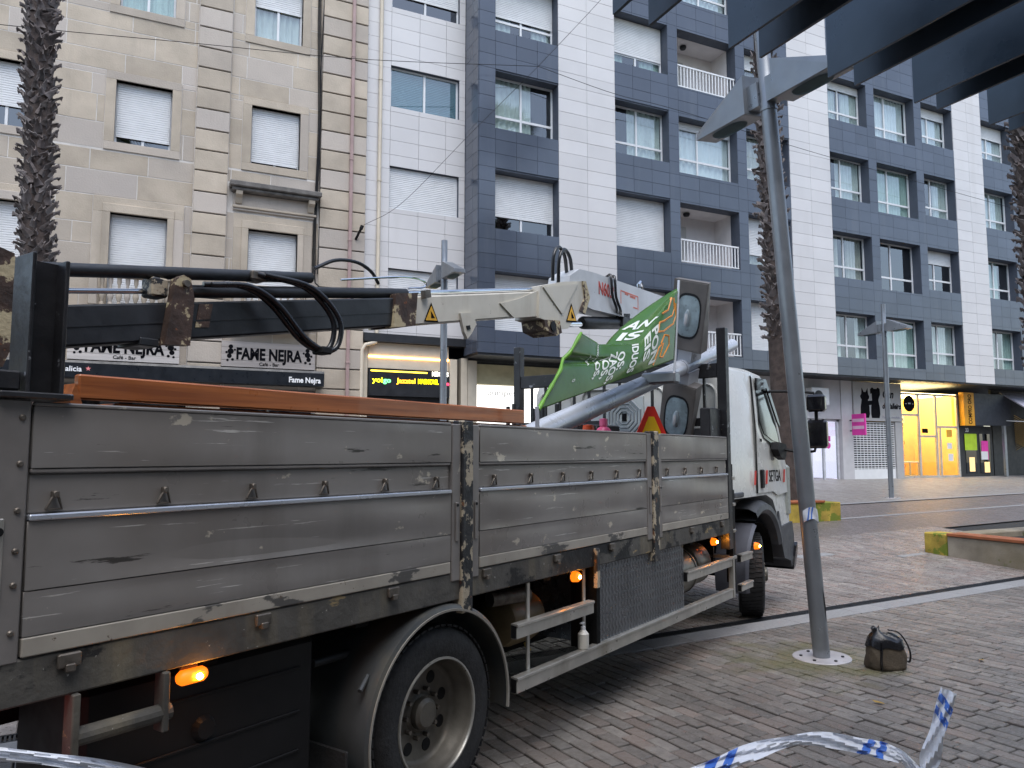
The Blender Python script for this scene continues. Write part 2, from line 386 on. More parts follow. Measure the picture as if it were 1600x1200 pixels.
# ---------------------------------------------------------------- windows
def shutter_mesh(x0,x1,y,z0,z1,p=.055):
    b=MB(); n=max(1,int((z1-z0)/p)); 
    pts=[]
    for i in range(n):
        za=z1-(i+1)*(z1-z0)/n; zb=z1-i*(z1-z0)/n
        pts+=[(y,zb),(y-.012,zb-.008),(y-.012,za+.012),(y,za+.004)]
    pts.append((y,z0))
    for px,pz in pts: b.v+=[(x0,px,pz),(x1,px,pz)]
    for i in range(len(pts)-1): b.f.append([2*i,2*i+1,2*i+3,2*i+2])
    return b
def window(bd,x0,x1,z0,z1,y,shut=0,kind='c',mull=.5,trans=.3,shm=None,fw=.05):
    """frame standing at depth y inside its opening; pane, shutter, curtain and room behind"""
    b=MB(); d=.06
    b.box(x0,x0+fw,y,y+d,z0,z1).box(x1-fw,x1,y,y+d,z0,z1).box(x0+fw,x1-fw,y,y+d,z0,z0+fw).box(x0+fw,x1-fw,y,y+d,z1-fw,z1)
    zt=z0+(z1-z0)*trans
    if trans: b.box(x0+fw,x1-fw,y+.004,y+d-.004,zt-.035,zt+.035)
    xm=x0+(x1-x0)*mull
    if mull: b.box(xm-.03,xm+.03,y-.004,y+d-.01,z0+fw,z1-fw)
    wd=b.build('window',WFR,bd)
    MB().box(x0+fw-.01,x1-fw+.01,y+.028,y+.034,z0+fw-.01,z1-fw+.01).build('pane',GLASSD if kind=='d' else GLASS,wd)
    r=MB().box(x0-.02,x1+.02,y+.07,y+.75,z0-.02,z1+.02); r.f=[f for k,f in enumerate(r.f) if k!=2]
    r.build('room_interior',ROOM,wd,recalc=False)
    if kind in 'cwhg':
        a0,a1=(x0+fw,x1-fw) if kind!='h' else (x0+(x1-x0)*.35,x1-fw)
        ph=random.uniform(0,6); cm=CURTW if kind=='w' else random.choice((CURT,CURT,CURTG,CURTB))
        mode=random.random(); w_=a1-a0
        parts_=[(a0,a1)] if mode<.4 or kind in 'wh' else ([(a0,a0+w_*random.uniform(.25,.45)),(a1-w_*random.uniform(.25,.45),a1)] if mode<.8 else [(a0,a0+w_*random.uniform(.5,.75))])
        for c0,c1 in parts_:
            fr=random.uniform(26,44)
            def cf(u,v):
                X=c0+(c1-c0)*u; return (X,y+.11+.028*math.sin(u*(c1-c0)*fr+ph)+.012*math.sin(u*61+v*2),z0+.03+(z1-z0-.06)*v)
            MB().grid(cf,max(8,int((c1-c0)*40)),2).build('curtain',cm,wd,smooth=True,recalc=False)
    if kind=='t':
        shutter_mesh(x0+fw,x1-fw,y+.055,z0+fw,z1-fw,.05).build('blind',TEAL,wd)
    if shut>0:
        zs=z1-.02-(z1-z0-.04)*shut
        sm=shutter_mesh(x0+.03,x1-.03,y-.012,zs,z1-.005).build('shutter',shm or SHUT,wd)
        MB().box(x0+.03,x1-.03,y-.03,y-.006,zs-.03,zs).build('shutter_bar',WFR,sm)
    return wd
# ---------------------------------------------------------------- apartment building
YA,YB=20.87,19.87
apt=thing('apartment_building','modern apartment block clad in white and slate blue panels with shops below','building',(20,YA,zg(YA)))
holesA=[];holesB=[]
winsA=[];winsB=[]
for z0,z1,sh,k in ((5.72,7.02,1,'n'),(8.77,10.02,1,'n'),(11.80,13.04,0,'t'),(14.83,16.07,.62,'d')):
    holesA.append((6.17,8.31,z0,z1)); winsA.append((6.17,8.31,z0,z1,sh,k))
SOF=4.62
def addB(x0,x1,z0,z1,sh=0,k='c',mull=.5,trans=.3,shm=None): holesB.append((x0,x1,z0,z1)); winsB.append((x0,x1,z0,z1,sh,k,mull,trans,shm))
hd=(7.02,10.05,13.07,16.07,19.1)
si=(5.30,8.28,11.31,14.33,17.35)
for i,(sh,k) in enumerate(((1,'n'),(.72,'d'),(0,'c'),(.62,'c'))): addB(9.06,11.18,si[i],hd[i],sh,k,mull=.48)
for i,(sh,k) in enumerate(((1,'n'),(1,'n'),(0,'h'),(.68,'c'))): addB(13.27,15.37,si[i],hd[i],sh,k)
addB(15.78,18.3,11.06,13.0,.12,'w',mull=.42,trans=.33); addB(15.78,18.3,17.1,19.1,0,'w')
for i,(sh,k) in enumerate(((1,'n'),(.74,'c'),(0,'c'),(.3,'c'))): addB(18.72,20.72,si[i],hd[i],sh,k)
RW=[[(0,'c'),(0,'c'),(0,'h'),(.16,'c')],[(0,'c'),(0,'d'),(0,'c'),(0,'w')],[(0,'c'),(.3,'d'),(0,'c'),(.22,'w')],[(0,'c'),(0,'c'),(0,'c'),(.33,'w')]]
for c,(x0,x1,lo) in enumerate(((22.82,24.85,0),(25.3,27.6,.24),(28.05,29.97,0),(31.92,33.85,0))):
    for i in range(4):
        sh,k=RW[c][i]; addB(x0,x1,si[i]-lo-.02,hd[i]-.06,sh,k,mull=.44)
balc=[(15.78,18.3,z0,z1) for z0,z1 in ((5.0,6.98),(8.02,10.03),(14.03,16.05))]
holesB+=balc
TOP=18.4
def panels(holes,Y,spans,rows,out):
    for x0,x1,m,vj in spans:
        xs=[x0]+[v for v in vj if x0<v<x1]+[x1]
        for za,zb in zip(rows[:-1],rows[1:]):
            for a,b_ in zip(xs[:-1],xs[1:]):
                for r in cut((a,b_,za,zb),holes,.05): out.append((r,Y,m))
rowsB=[SOF]+[4.926+.431*k for k in range(32)]; rowsA=[5.12]+[5.185+.431*k for k in range(31)]
PN=[]
panels(holesA,YA,[(5.47,8.50,WPAN,(5.88,6.17,7.04,7.88))],rowsA,PN)
sB=[(8.53,11.19,DPAN,(9.06,9.75,10.46)),(11.19,13.26,WPAN,(12.21,)),(13.26,20.75,DPAN,(13.95,14.66,15.37,15.78,16.6,17.45,18.3,18.72,19.4,20.05)),
 (20.75,22.78,WPAN,(21.75,)),(22.78,30.0,DPAN,(23.5,24.2,24.85,25.3,26.1,26.9,27.6,28.05,28.7,29.35)),(30.0,31.88,WPAN,(30.94,)),(31.88,36.6,DPAN,(32.6,33.2,33.85,34.4,35.1,35.9))]
panels(holesB,YB,sB,rowsB,PN)
def pkey(p):
    (x0,x1,z0,z1),Y,m=p; c=((x0+x1)/2,Y,(z0+z1)/2)
    q=proj(c); return ((x1-x0)*(z1-z0)/q[2]**2) if inview(c,10) else 0
PN.sort(key=pkey,reverse=True)
pmesh={}
G=.004
fld={}
for k,(r,Y,m) in enumerate(PN):
    x0,x1,z0,z1=r; w_,h_=x1-x0,z1-z0
    if k<292:
        key=(round(w_,3),round(h_,3),m.name)
        if key not in pmesh:
            pmesh[key]=MB().bbox(-w_/2+G,w_/2-G,-.012,.012,-h_/2+G,h_/2-G,.002).mesh('facade_panel'); pmesh[key].materials.append(m)
        inst(pmesh[key],'facade_panel',apt,((x0+x1)/2,Y-random.uniform(0,.003),(z0+z1)/2))
    else:
        fld.setdefault(m.name,MB()).box(x0+G,x1-G,Y-.012-random.uniform(0,.003),Y+.012,z0+G,z1-G)
for mn,b in fld.items(): tag(b.build('panel_field',MC[mn],apt,recalc=False),kind='stuff')
# bay return side (faces -X)
b=MB()
for za,zb in zip(rowsB[:-1],rowsB[1:]):
    pnl=MB().bbox(8.508,8.532,YB+.014,YB+.40,za+G,zb-G,.002).bbox(8.508,8.532,YB+.41,YA+.0,za+G,zb-G,.002)
    pnl.build('return_panel',DPAN,apt)
# structural wall behind the panels
b=MB()
for r in cut((5.47,8.6,5.12,TOP),holesA): b.box(r[0],r[1],YA+.014,YA+.30,r[2],r[3])
b.build('wall',DWALL,apt,recalc=False)
b=MB()
for r in cut((8.534,36.6,SOF+.002,TOP),holesB): b.box(r[0],r[1],YB+.014,YB+.42,r[2],r[3])
b.build('wall',DWALL,apt,recalc=False)
MB().box(5.47,36.6,YA+.31,YA+9,5.13,TOP).build('core',DWALL,apt) if False else None
MB().box(5.47,36.6,YA+2.6,YA+9,zg(21),TOP+2.6).build('core',DWALL,apt)
MB().box(5.47,36.6,YB+.1,YA+9,TOP+.002,TOP+2.5).build('upper_storey',WPAN,apt)
MB().box(8.54,36.6,YB+.02,YA+2.55,SOF-.06,SOF).build('soffit',DARK,apt)
MB().box(5.47,8.6,YA-.16,YA+.3,4.87,5.10).build('fascia_beam',DARK,apt)
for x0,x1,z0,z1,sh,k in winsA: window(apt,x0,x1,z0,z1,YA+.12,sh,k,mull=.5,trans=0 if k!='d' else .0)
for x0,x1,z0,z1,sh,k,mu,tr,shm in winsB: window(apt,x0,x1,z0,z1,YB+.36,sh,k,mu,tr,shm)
for x0,x1,z0,z1 in balc:
    D=1.25
    b=MB().box(x0-.05,x0,YB+.43,YB+D,z0-.05,z1+.05).box(x1,x1+.05,YB+.43,YB+D,z0-.05,z1+.05).box(x0,x1,YB+.43,YB+D,z0-.05,z0).box(x0,x1,YB+.43,YB+D,z1,z1+.05).box(x0-.05,x1+.05,YB+D,YB+D+.05,z0-.05,z1+.05)
    bl=b.build('balcony',LOGGIA,apt,recalc=False)
    MB().box(x0+.1,x0+1.2,YB+D-.04,YB+D-.004,z0,z0+1.65).box(x0+.16,x0+1.14,YB+D-.05,YB+D-.042,z0+.06,z0+1.6).build('balcony_door',SHUTD,bl)
    MB().lathe([(0,-.02),(.11,-.02),(.12,-.06),(.09,-.12),(0,-.13)],(x0+.9,YB+.8,z1),n=16).build('ceiling_lamp',DARK,bl,True)
    r=MB().box(x0+.01,x1-.01,YB+.03,YB+.08,z0+.76,z0+.81).box(x0+.01,x1-.01,YB+.04,YB+.07,z0+.04,z0+.08)
    nb=19
    for q in range(nb):
        xx=x0+.03+(x1-x0-.09)*q/(nb-1); r.box(xx,xx+.035,YB+.042,YB+.068,z0+.08,z0+.76)
    r.build('railing',WFR,bl)
# drainpipe on the white part
pp=thing('drainpipe','cream drainpipe down the white cladding','pipe',(5.85,YA-.08,zg(YA)))
MB().tube([(5.85,YA-.08,18.3),(5.85,YA-.08,5.0),(5.82,YA-.1,4.85),(5.5,YA-.16,4.75),(5.42,YA-.16,4.6),(5.42,YA-.16,zg(YA))],.055,10).build('pipe',CREAM,pp,True)
for z in (6.5,9.5,12.5,15.5): MB().lathe([(.055,-.02),(.068,-.02),(.068,.02),(.055,.02)],(5.85,YA-.08,z),n=12).build('pipe_clip',CREAM,pp)

# ---------------------------------------------------------------- stone building
YS=20.8
stn=thing('stone_building','old beige ashlar building with white roller shutters above a cafe','building',(0,YS,zg(YS)))
cols=((-3.78,-2.5),(-.87,.41),(2.35,3.62))
holesS=[];sw=[]
for ci,(x0,x1) in enumerate(cols):
    for zi,(z0,z1) in enumerate(((5.25,7.64),(9.42,11.02),(12.95,14.6))):
        if zi==0: sx0,sx1,sz0,sz1=x0-.38,x1+.38,5.05,8.03
        else: sx0,sx1,sz0,sz1=x0-.23,x1+.22,z0-.21,z1+.21
        holesS.append((sx0,sx1,sz0,sz1)); sw.append((x0,x1,z0,z1,sx0,sx1,sz0,sz1,ci,zi))
pil=((.985,1.79),(4.18,5.44))
pilholes=[(a-.01,b_+.01,-1,30) for a,b_ in pil]+[(1.84,4.15,8.03,8.84)]
BL=[]
z=zg(YS)
rows=[z]
while rows[-1]<17: rows.append(rows[-1]+random.choice((.52,.62,.70)))
for za,zb in zip(rows[:-1],rows[1:]):
    x=-6.5-random.uniform(0,.8)
    while x<5.44:
        l=random.uniform(.9,2.0); xe=min(x+l,5.44)
        gf=(-6.4,4.17,zg(YS)-1,3.4)
        for r in cut((x,xe,za,zb),holesS+pilholes+[gf],.05): BL.append(r)
        x=xe
JW=.010
for (a,b_) in pil:
    z=3.45+.02 if False else zg(YS)
    k=0
    z=.75
    while z<17:
        BL.append((a,b_,z,z+.515,'p')); z+=.551
def skey(r):
    c=((r[0]+r[1])/2,YS,(r[2]+r[3])/2); q=proj(c); return (r[1]-r[0])*(r[3]-r[2])/q[2]**2 if inview(c,60) else 0
BL.sort(key=skey,reverse=True)
smesh={};fldS=MB()
for k,r in enumerate(BL):
    x0,x1,z0,z1=r[:4]; p=len(r)==5
    y0=YS-.11 if p else YS-random.uniform(0,.004)
    j=0 if p else JW
    if k<296:
        o=MB().bbox(x0+j,x1-j,y0,YS+.1,z0+j,z1-j,.012 if p else .004).build('rusticated_block' if p else 'stone_block',STONE,stn,recalc=False)
    else: fldS.bbox(x0+j,x1-j,y0,YS+.1,z0+j,z1-j,.004)
if fldS.v: tag(fldS.build('block_field',STONE,stn,recalc=False),kind='stuff')
b=MB()
for r in cut((-6.5,5.44,zg(YS),18),[(a[0],a[1],a[2],a[3]) for a in sw]+[(-6.4,4.17,zg(YS)-1,3.4)]): b.box(r[0],r[1],YS+.003,YS+.45,r[2],r[3])
b.build('wall',MORTAR,stn,recalc=False)
for a,b_ in pil: MB().box(a+.01,b_-.01,YS-.07,YS+.002,zg(YS),17).build('pilaster_core',STONEDK,stn)
MB().box(-6.5,5.44,YS+1.5,YS+8,zg(YS),18).build('core',STONE,stn)
for x0,x1,z0,z1,sx0,sx1,sz0,sz1,ci,zi in sw:
    y=YS-.03
    s_=MB()
    for r in cut((sx0+.004,sx1-.004,sz0+.004,sz1-.004),[(x0,x1,z0,z1)]): s_.bbox(r[0],r[1],y,YS+.28,r[2],r[3],.006)
    so_=s_.build('window_surround',STONE,stn,recalc=False)
    if zi==0:
        t=MB()
        for r in cut((x0-.17,x1+.15,z0,7.85),[(x0,x1,z0-.1,z1)]): t.bbox(r[0],r[1],y-.03,y+.01,r[2],r[3],.008)
        t.build('moulding',STONE,so_,recalc=False)
    shs={(0,2):.8,(1,2):.35,(2,2):.42,(0,1):.66,(1,1):.87,(2,1):.93}.get((ci,zi),1)
    window(stn,x0,x1,z0,z1,YS+.16,shs,'d' if zi<2 else 'c',mull=.5,trans=0)
# hood above the right first-floor window
hc=MB().bbox(1.84,4.18,YS-.36,YS-.0,8.66,8.80,.02).bbox(1.90,4.12,YS-.28,YS,8.57,8.655,.02)
hc.build('hood_cornice',STONEDK,stn,recalc=False)
MB().bbox(1.95,4.07,YS-.06,YS+.1,8.10,8.56,.01).bbox(1.93,4.09,YS-.10,YS-.062,8.16,8.22,.01).build('frieze',STONE,stn,recalc=False)
for x in (2.0,3.86): MB().prism([(YS-.26,8.565),(YS-.06,8.565),(YS-.06,8.26),(YS-.10,8.27),(YS-.16,8.4),(YS-.25,8.47)],'x',x,x+.16).build('bracket',STONE,stn)
for x0,x1 in ((-4.15,-2.1),(-1.25,.8),(1.97,4.0)):
    bl=MB().bbox(x0,x1,YS-.55,YS-.01,5.02,5.18,.02).bbox(x0+.04,x1-.04,YS-.5,YS-.34,5.18,5.26,.01).bbox(x0+.02,x1-.02,YS-.53,YS-.31,5.95,6.06,.015).bbox(x0+.02,x0+.2,YS-.51,YS-.33,5.26,5.95,.01).bbox(x1-.2,x1-.02,YS-.51,YS-.33,5.26,5.95,.01).build('balcony',STONE,stn,recalc=False)
    n=9
    for q in range(n):
        xx=x0+.3+(x1-x0-.6)*q/(n-1)
        MB().lathe([(.05,0),(.05,.06),(.03,.09),(.065,.2),(.07,.26),(.03,.42),(.028,.5),(.05,.56),(.05,.69)],(xx,YS-.42,5.26),n=12).build('baluster',STONE,bl,True)
# cafe ground floor
MB().box(-6.4,4.17,YS+.5,YS+.6,zg(YS),3.4).build('shopfront',DARK,stn)
MB().box(-6.4,4.17,YS-.02,YS+.3,3.3,3.42).build('lintel',STONEDK,stn)
for x in (-1.7,.2,2.1): MB().box(x,x+1.5,YS+.46,YS+.49,1.0,3.1).build('pane',GLASSD,stn)
INK=mat('ink',(.006,.006,.008),.9,spec=.1); WHITEINK=mat('white_letters',(.85,.85,.85),.5)
SIGNW=mat('sign_planks',(.62,.57,.53),.6,var=.1,vs=2,aniso=(.3,1,6))
SIGNB=mat('sign_planks_grey',(.40,.36,.335),.6,var=.12,vs=2,aniso=(.3,1,6))
for (x0,x1,m,lab) in ((-1.62,.80,SIGNW,'pale plank cafe sign at the left behind the black crane boom'),(1.78,4.13,SIGNB,'greyer plank cafe sign at the right above the awning')):
    sg=thing('cafe_sign',lab,'sign',(x0,YS-.16,4.0),group='cafe signs')
    for q in range(4): MB().bbox(x0,x1,YS-.16,YS-.01,3.97+.165*q,3.97+.165*(q+1)-.006,.003).build('plank',m,sg,recalc=False)
    text('FAME NEJRA','lettering',INK,sg,(x0+.36,YS-.163,4.17),(1,0,0),(0,0,1),.29,width=(x1-x0)-.70,bold=.04,depth=.003)
    text('Café - Bar','lettering',INK,sg,((x0+x1)/2,YS-.163,4.02),(1,0,0),(0,0,1),.085,bold=.015,depth=.003,align='CENTER')
    for e,xx in ((-1,x0+.22),(1,x1-.2)):     # small figure drawings at both ends
        f=MB()
        for (dx,dz,r_) in ((0,.48,.055),(0,.36,.075),(.03*e,.24,.06),(-.05*e,.15,.035),(.07*e,.13,.03),(.1*e,.33,.03),(-.1*e,.40,.028)):
            f.lathe([(0,0),(r_,0)],(xx+dx,YS-.165,4.0+dz),'y',12)
        f.build('drawing',INK,sg,recalc=False)
aw=thing('awning','closed black awning cassette under the cafe signs','awning',(1.3,YS-.3,3.5))
MB().prism([(YS-.42,3.52),(YS-.44,3.86),(YS-.40,3.92),(YS-.02,3.95),(YS-.02,3.6),(YS-.2,3.5)],'x',-3.2,4.33).build('cassette',mat('awning_black',(.012,.015,.02),.35,var=.2),aw)
text('Fame Nejra','lettering',WHITEINK,aw,(3.42,YS-.437,3.60),(1,0,0),(0,0,1),.14,width=.82,bold=.03,depth=.003)
text('Estrella Galicia','lettering',WHITEINK,aw,(-1.28,YS-.437,3.66),(1,0,0),(0,0,1),.12,bold=.02,depth=.003,align='RIGHT')
RED=mat('red_paint',(.62,.03,.02),.45); mat('red_dull',(.38,.05,.04),.6,var=.3,vs=30)
st=MB(); pts=[]
for q in range(10): r_=.06 if q%2==0 else .025; pts.append((-1.15+r_*math.sin(q*math.pi/5),3.73+r_*math.cos(q*math.pi/5)))
st.prism(pts,'y',YS-.442,YS-.436).build('star',mat('pink_star',(.8,.25,.25),.5),aw)
pp=thing('drainpipe','flat pinkish drainpipe on the rusticated corner of the stone building','pipe',(5.0,YS-.16,zg(YS)))
MB().bbox(4.965,5.055,YS-.19,YS-.11,zg(YS),17,.01).build('pipe',PINKPIPE,pp,recalc=False)
for z in (4.2,7.6,9.9,12.9): MB().bbox(4.955,5.065,YS-.2,YS-.11,z,z+.05,.005).build('pipe_clip',PINKPIPE,pp,recalc=False)
cb=thing('cable_bundle','black cables running down the stone wall beside the pilaster','cable',(4.08,YS-.05,5))
for q in range(4):
    ph=random.uniform(0,6)
    MB().tube([(4.06+.03*q+.035*math.sin(ph+z_*.9),YS-.05-.012*q,z_) for z_ in [6.6+.6*i for i in range(19)]],.014,6).build('cable',BLACKP,cb,True)
MB().tube([(4.07,YS-.06,6.7),(4.1,YS-.1,6.35),(4.25,YS-.14,6.2),(4.6,YS-.16,6.1),(5.3,YS-.16,5.95)],.02,6).build('cable',BLACKP,cb,True)
br=thing('wall_bracket','black iron bracket on the stone corner pilaster','bracket',(5.2,YS-.12,7.75))
MB().tube([(5.18,YS-.10,7.68),(5.26,YS-.34,7.92)],.035,8).tube([(5.26,YS-.34,7.92),(5.30,YS-.36,8.02)],.05,8).build('bar',BLACKP,br,True)

# ---------------------------------------------------------------- shops under the apartment block
GF=zg(YA)
for bb in ((8.42,8.62,YA-.02,YA+1.2,GF,4.55),(5.46,5.62,YA-.02,YA+1.2,GF,4.85),(8.05,8.28,YA-.05,YA+.05,GF,4.5)): MB().box(*bb).build('pier',CREAM,apt)
SHW=mat('shop_white',(.52,.51,.52),.6,var=.05)
for bb in ((19.31,22.34,YA+.0,YA+.1,3.06,SOF-.07),(19,19.3,YA-.01,YA+.3,GF,SOF-.07),(24.03,24.62,YA-.01,YA+.25,GF,SOF-.07)): MB().box(*bb).build('pier',SHW,apt)
MB().box(8.62,19,YA+.75,YA+.85,GF,SOF-.06).build('shopfront',DARK,apt)
BLK=mat('fascia_black',(.014,.015,.018),.45,var=.2)
sgn=thing('shop_fascia','black phone shop fascia with coloured operator names under an orange light strip','sign',(6.9,YA-.06,3.2))
MB().bbox(5.64,8.03,YA-.07,YA+.1,3.36,4.10,.004).build('board',BLK,sgn,recalc=False)
MB().box(5.64,8.03,YA+.0,YA+.1,4.14,4.86).build('back_panel',CREAM,sgn)
MB().box(5.64,8.03,YA-.03,YA-.005,4.43,4.49).build('light_strip',emat('strip_warm',(1,.52,.13),4.5),sgn)
MB().box(5.7,7.35,YA-.078,YA-.071,4.04,4.075).build('light_strip',emat('strip_yellow',(1,.68,.05),3),sgn)
def em(n,c,s=1.6): return emat(n,c,s)
for tx,c,x,wd in (('yoi',(.85,.85,.02),5.74,.30),('go',(.15,.8,.25),6.05,.23),('Jazztel',(1,.45,.02),6.44,.56),('MASMOVIL',(1,.85,.0),7.08,.62),('pepe',(.9,.85,.85),7.75,.1)):
    text(tx,'lettering',em('em_'+tx,c),sgn,(x,YA-.072,3.74),(1,0,0),(0,0,1),.135,width=wd,bold=.03,depth=.004)
text('NEXGUS','lettering',em('em_nex',(1,.95,.8),1.3),sgn,(7.5,YA-.072,3.98),(1,0,0),(0,0,1),.12,width=.5,bold=.05,depth=.01)
text('phone','lettering',em('em_phone',(.9,.04,.1),2.0),sgn,(7.85,YA-.075,3.72),(1,0,0),(0,0,1),.11,width=.17,bold=.03,depth=.004)
shutter_mesh(5.66,8.02,YA+.08,GF,3.355,.09).build('shutter',BLK,sgn)
sg=thing('shop_sign','lit white shop sign panel with thin grey letters left of the black rack post','sign',(10,YA+.1,2.2))
MB().box(8.95,11.9,YA+.1,YA+.16,2.2,3.80).build('light_panel',emat('sign_white',(1,.97,.9),.95),sg)
MB().box(8.95,11.9,YA+.08,YA+.18,3.82,4.42).build('blind',mat('blind_cream',(.50,.45,.28),.7),sg)
MB().box(8.64,8.93,YA+.0,YA+.3,GF,4.5).build('jamb',CREAM,sg)
text('pumpes','lettering',mat('grey_letters',(.35,.35,.36),.5),sg,(9.32,YA+.098,3.50),(1,0,0),(0,0,1),.17,width=.95,depth=.004)
# white shop at the right
YSf=YA+.12
MB().box(22.35,24.02,YA+.02,YA+.12,3.06,SOF-.07).build('shop_panel',mat('panel_grey',(.46,.45,.47),.55,var=.05),apt)
ws=MB()
for x in (20.2,21.9,22.5,23.15,23.9): ws.box(x,x+.09,YSf,YSf+.08,GF,3.05)
ws.box(20.2,23.99,YSf,YSf+.08,2.97,3.05).box(20.2,22.5,YSf+.004,YSf+.076,GF,GF+.12)
wsf=ws.build('shopfront',mat('alu_white',(.55,.56,.6),.35),apt)
MB().box(20.25,23.95,YSf+.03,YSf+.036,GF+.05,2.98).build('pane',GLASS,wsf)
MB().box(20.2,23.98,YSf+1.9,YSf+1.95,GF,3.05).box(23.99,24.03,YSf+.1,YSf+1.9,GF,3.05).build('lit_interior',emat('lit_lilac',(.86,.82,1.0),.5),wsf,recalc=False)
pk=mat('magenta',(.68,.04,.34),.5)
MB().box(23.32,23.55,YSf+.015,YSf+.028,2.22,2.42).lathe([(0,0),(.12,0)],(23.44,YSf+.02,2.06),'y',16).build('door_sticker',pk,wsf)
ac=thing('air_conditioner','white air conditioner unit high on the wall by the truck mirrors','appliance',(22.6,YA-.2,3.6))
MB().bbox(22.2,23.1,YA-.3,YA+.015,3.55,4.2,.02).build('case',WFR,ac,recalc=False)
MB().lathe([(0,-.005),(.22,-.005),(.22,.02)],(22.55,YA-.305,3.87),'y',20).build('fan_grille',DARK,ac)
hs_=thing('hanging_sign','magenta projecting sign beside the closed grille shutter','sign',(24.45,YA-.7,2.5))
MB().bbox(24.42,24.5,YA-.72,YA-.12,2.45,3.25,.01).build('panel',pk,hs_,recalc=False)
MB().box(24.44,24.48,YA-.14,YA+.0,3.0,3.04).box(24.44,24.48,YA-.14,YA+.0,2.6,2.64).build('arm',DARK,hs_)
PALEP=mat('pale_pink',(.72,.45,.60),.5)
for z in (2.68,2.95): MB().box(24.4165,24.4195,YA-.68,YA-.16,z,z+.12).build('pale_band',PALEP,hs_)
# pet shop
gs=mat('pet_panel',(.40,.395,.39),.6,var=.05)
pt=thing('pet_shop_sign','grey sign with black cat and dog silhouettes and script name over the grille','sign',(26,YA-.05,3.0))
MB().bbox(24.64,27.36,YA-.06,YA+.1,3.02,SOF-.08,.01).build('board',gs,pt,recalc=False)
for k,(ox,dog) in enumerate(((25.26,0),(25.84,1))):
    e=1 if not dog else -1
    body=[(-.22,0),(.20,0),(.25,.15),(.24,.42),(.19,.62),(.17,.70)]
    head=[(.24,.76),(.25,.84),(.19,.92),(.17,1.16),(.06,1.0),(-.05,1.0),(-.15,1.16),(-.18,.92),(-.25,.84),(-.22,.76)] if not dog else [(.20,.78),(.28,.92),(.27,1.14),(.17,1.20),(.08,1.14),(-.06,1.14),(-.15,1.20),(-.26,1.12),(-.26,.94),(-.18,.96),(-.18,.80)]
    poly=[(ox+x,3.14+z) for x,z in body+head+[(-.17,.70),(-.19,.62),(-.24,.42),(-.25,.15)]]
    MB().prism(poly,'y',YA-.068-.002*k,YA-.06).build('silhouette',INK,pt)
MB().prism([(25.40,3.62),(25.72,3.66),(25.72,3.82),(25.42,3.80)],'y',YA-.0655,YA-.06).build('paw',INK,pt)
MB().tube([(25.06,YA-.066,3.18),(24.95,YA-.066,3.22),(24.9,YA-.066,3.16)],.03,6).build('tail',INK,pt)
text('Can','lettering',INK,pt,(26.28,YA-.062,3.95),(1,0,0),(0,0,1),.30,width=.62,depth=.004,shear=.3,bold=.03)
text('de Palleiro','lettering',INK,pt,(26.24,YA-.062,3.52),(1,0,0),(0,0,1),.22,width=1.08,depth=.004,shear=.3,bold=.035)
text('Todo a medida','lettering',mat('grey_ink',(.2,.2,.25),.6),pt,(26.2,YA-.062,3.14),(1,0,0),(0,0,1),.09,width=1.0,depth=.003,shear=.2)
gr=thing('roller_grille','closed white perforated roller grille of the pet shop','shutter',(25.7,YA,GF))
b=MB(); zc=1.18
while zc<2.95:
    b.box(24.66,26.98,YA+.04,YA+.06,zc,zc+.035); zc+=.088
for q in range(13): b.box(24.66+q*.191,24.68+q*.191,YA+.045,YA+.058,1.1,2.95)
b.box(24.66,26.98,YA+.035,YA+.065,GF,1.16).build('grille',SHUT,gr)
MB().box(24.64,27.0,YA+.3,YA+.34,GF,3.02).build('dark_backing',ROOM,gr)
MB().box(26.99,27.4,YA-.02,YA+.2,GF,3.01).build('side_post',gs,gr)
# yellow shop
mat('orange_n',(.8,.4,.03),.5)
yl=mat('yellow_wall',(.80,.50,.10),.7,var=.06); ylw=emat('lit_ceiling',(1,.78,.36),7.5)
yb=MB().box(27.42,31.1,YA+2.2,YA+2.25,GF,4.2).box(27.42,27.46,YA+.2,YA+2.2,GF,4.2).box(31.06,31.1,YA+.2,YA+2.2,GF,4.2)
FRP=mat('plant_green',(.05,.09,.03),.6,var=.3)
ysh=MB()
for x in (27.42,28.55,29.62,30.98): ysh.box(x,x+.1,YSf,YSf+.08,GF,4.22)
ysh.box(27.42,31.08,YSf+.004,YSf+.076,4.14,4.22).box(27.5,28.56,YSf+.004,YSf+.076,3.28,3.36).box(28.6,29.64,YSf+.004,YSf+.076,2.42,2.5).box(29.7,31.0,YSf+.004,YSf+.076,2.82,2.9).box(27.5,31.0,YSf+.004,YSf+.076,GF,GF+.08).box(29.86,29.94,YSf+.01,YSf+.07,GF,2.84)
ysf=ysh.build('shopfront',mat('alu_frame',(.50,.48,.44),.35,metal=.3),apt)
yb.build('lit_interior',yl,ysf,recalc=False)
MB().box(27.42,31.1,YA+.2,YA+2.2,4.2,4.24).build('lit_ceiling',ylw,ysf)
MB().box(27.42,31.1,YA+.2,YA+2.2,GF,GF+.02).build('shop_floor',CREAM,ysf)
MB().box(27.5,31.0,YSf+.03,YSf+.036,GF+.06,4.15).build('pane',GLASS,ysf)
MB().lathe([(0,-.01),(.33,-.01),(.33,.01)],(0,0,0),'y',24).build('oval_sign',INK,ysf,org=Vector((0,0,0))).location=Vector((28.05,YSf+.012,3.78))-ORG[apt.name]
text('- = -','lettering',WHITEINK,ysf,(28.05,YSf-.004,3.74),(1,0,0),(0,0,1),.09,width=.5,align='CENTER',depth=.002,bold=.02)
for q,ch in enumerate('ARTE OFICIOS'): 
    if ch!=' ': text(ch,'lettering',RED if q>4 else INK,ysf,(27.56,YSf+.02,3.05-.185*q),(1,0,0),(0,0,1),.13,depth=.002,bold=.02)
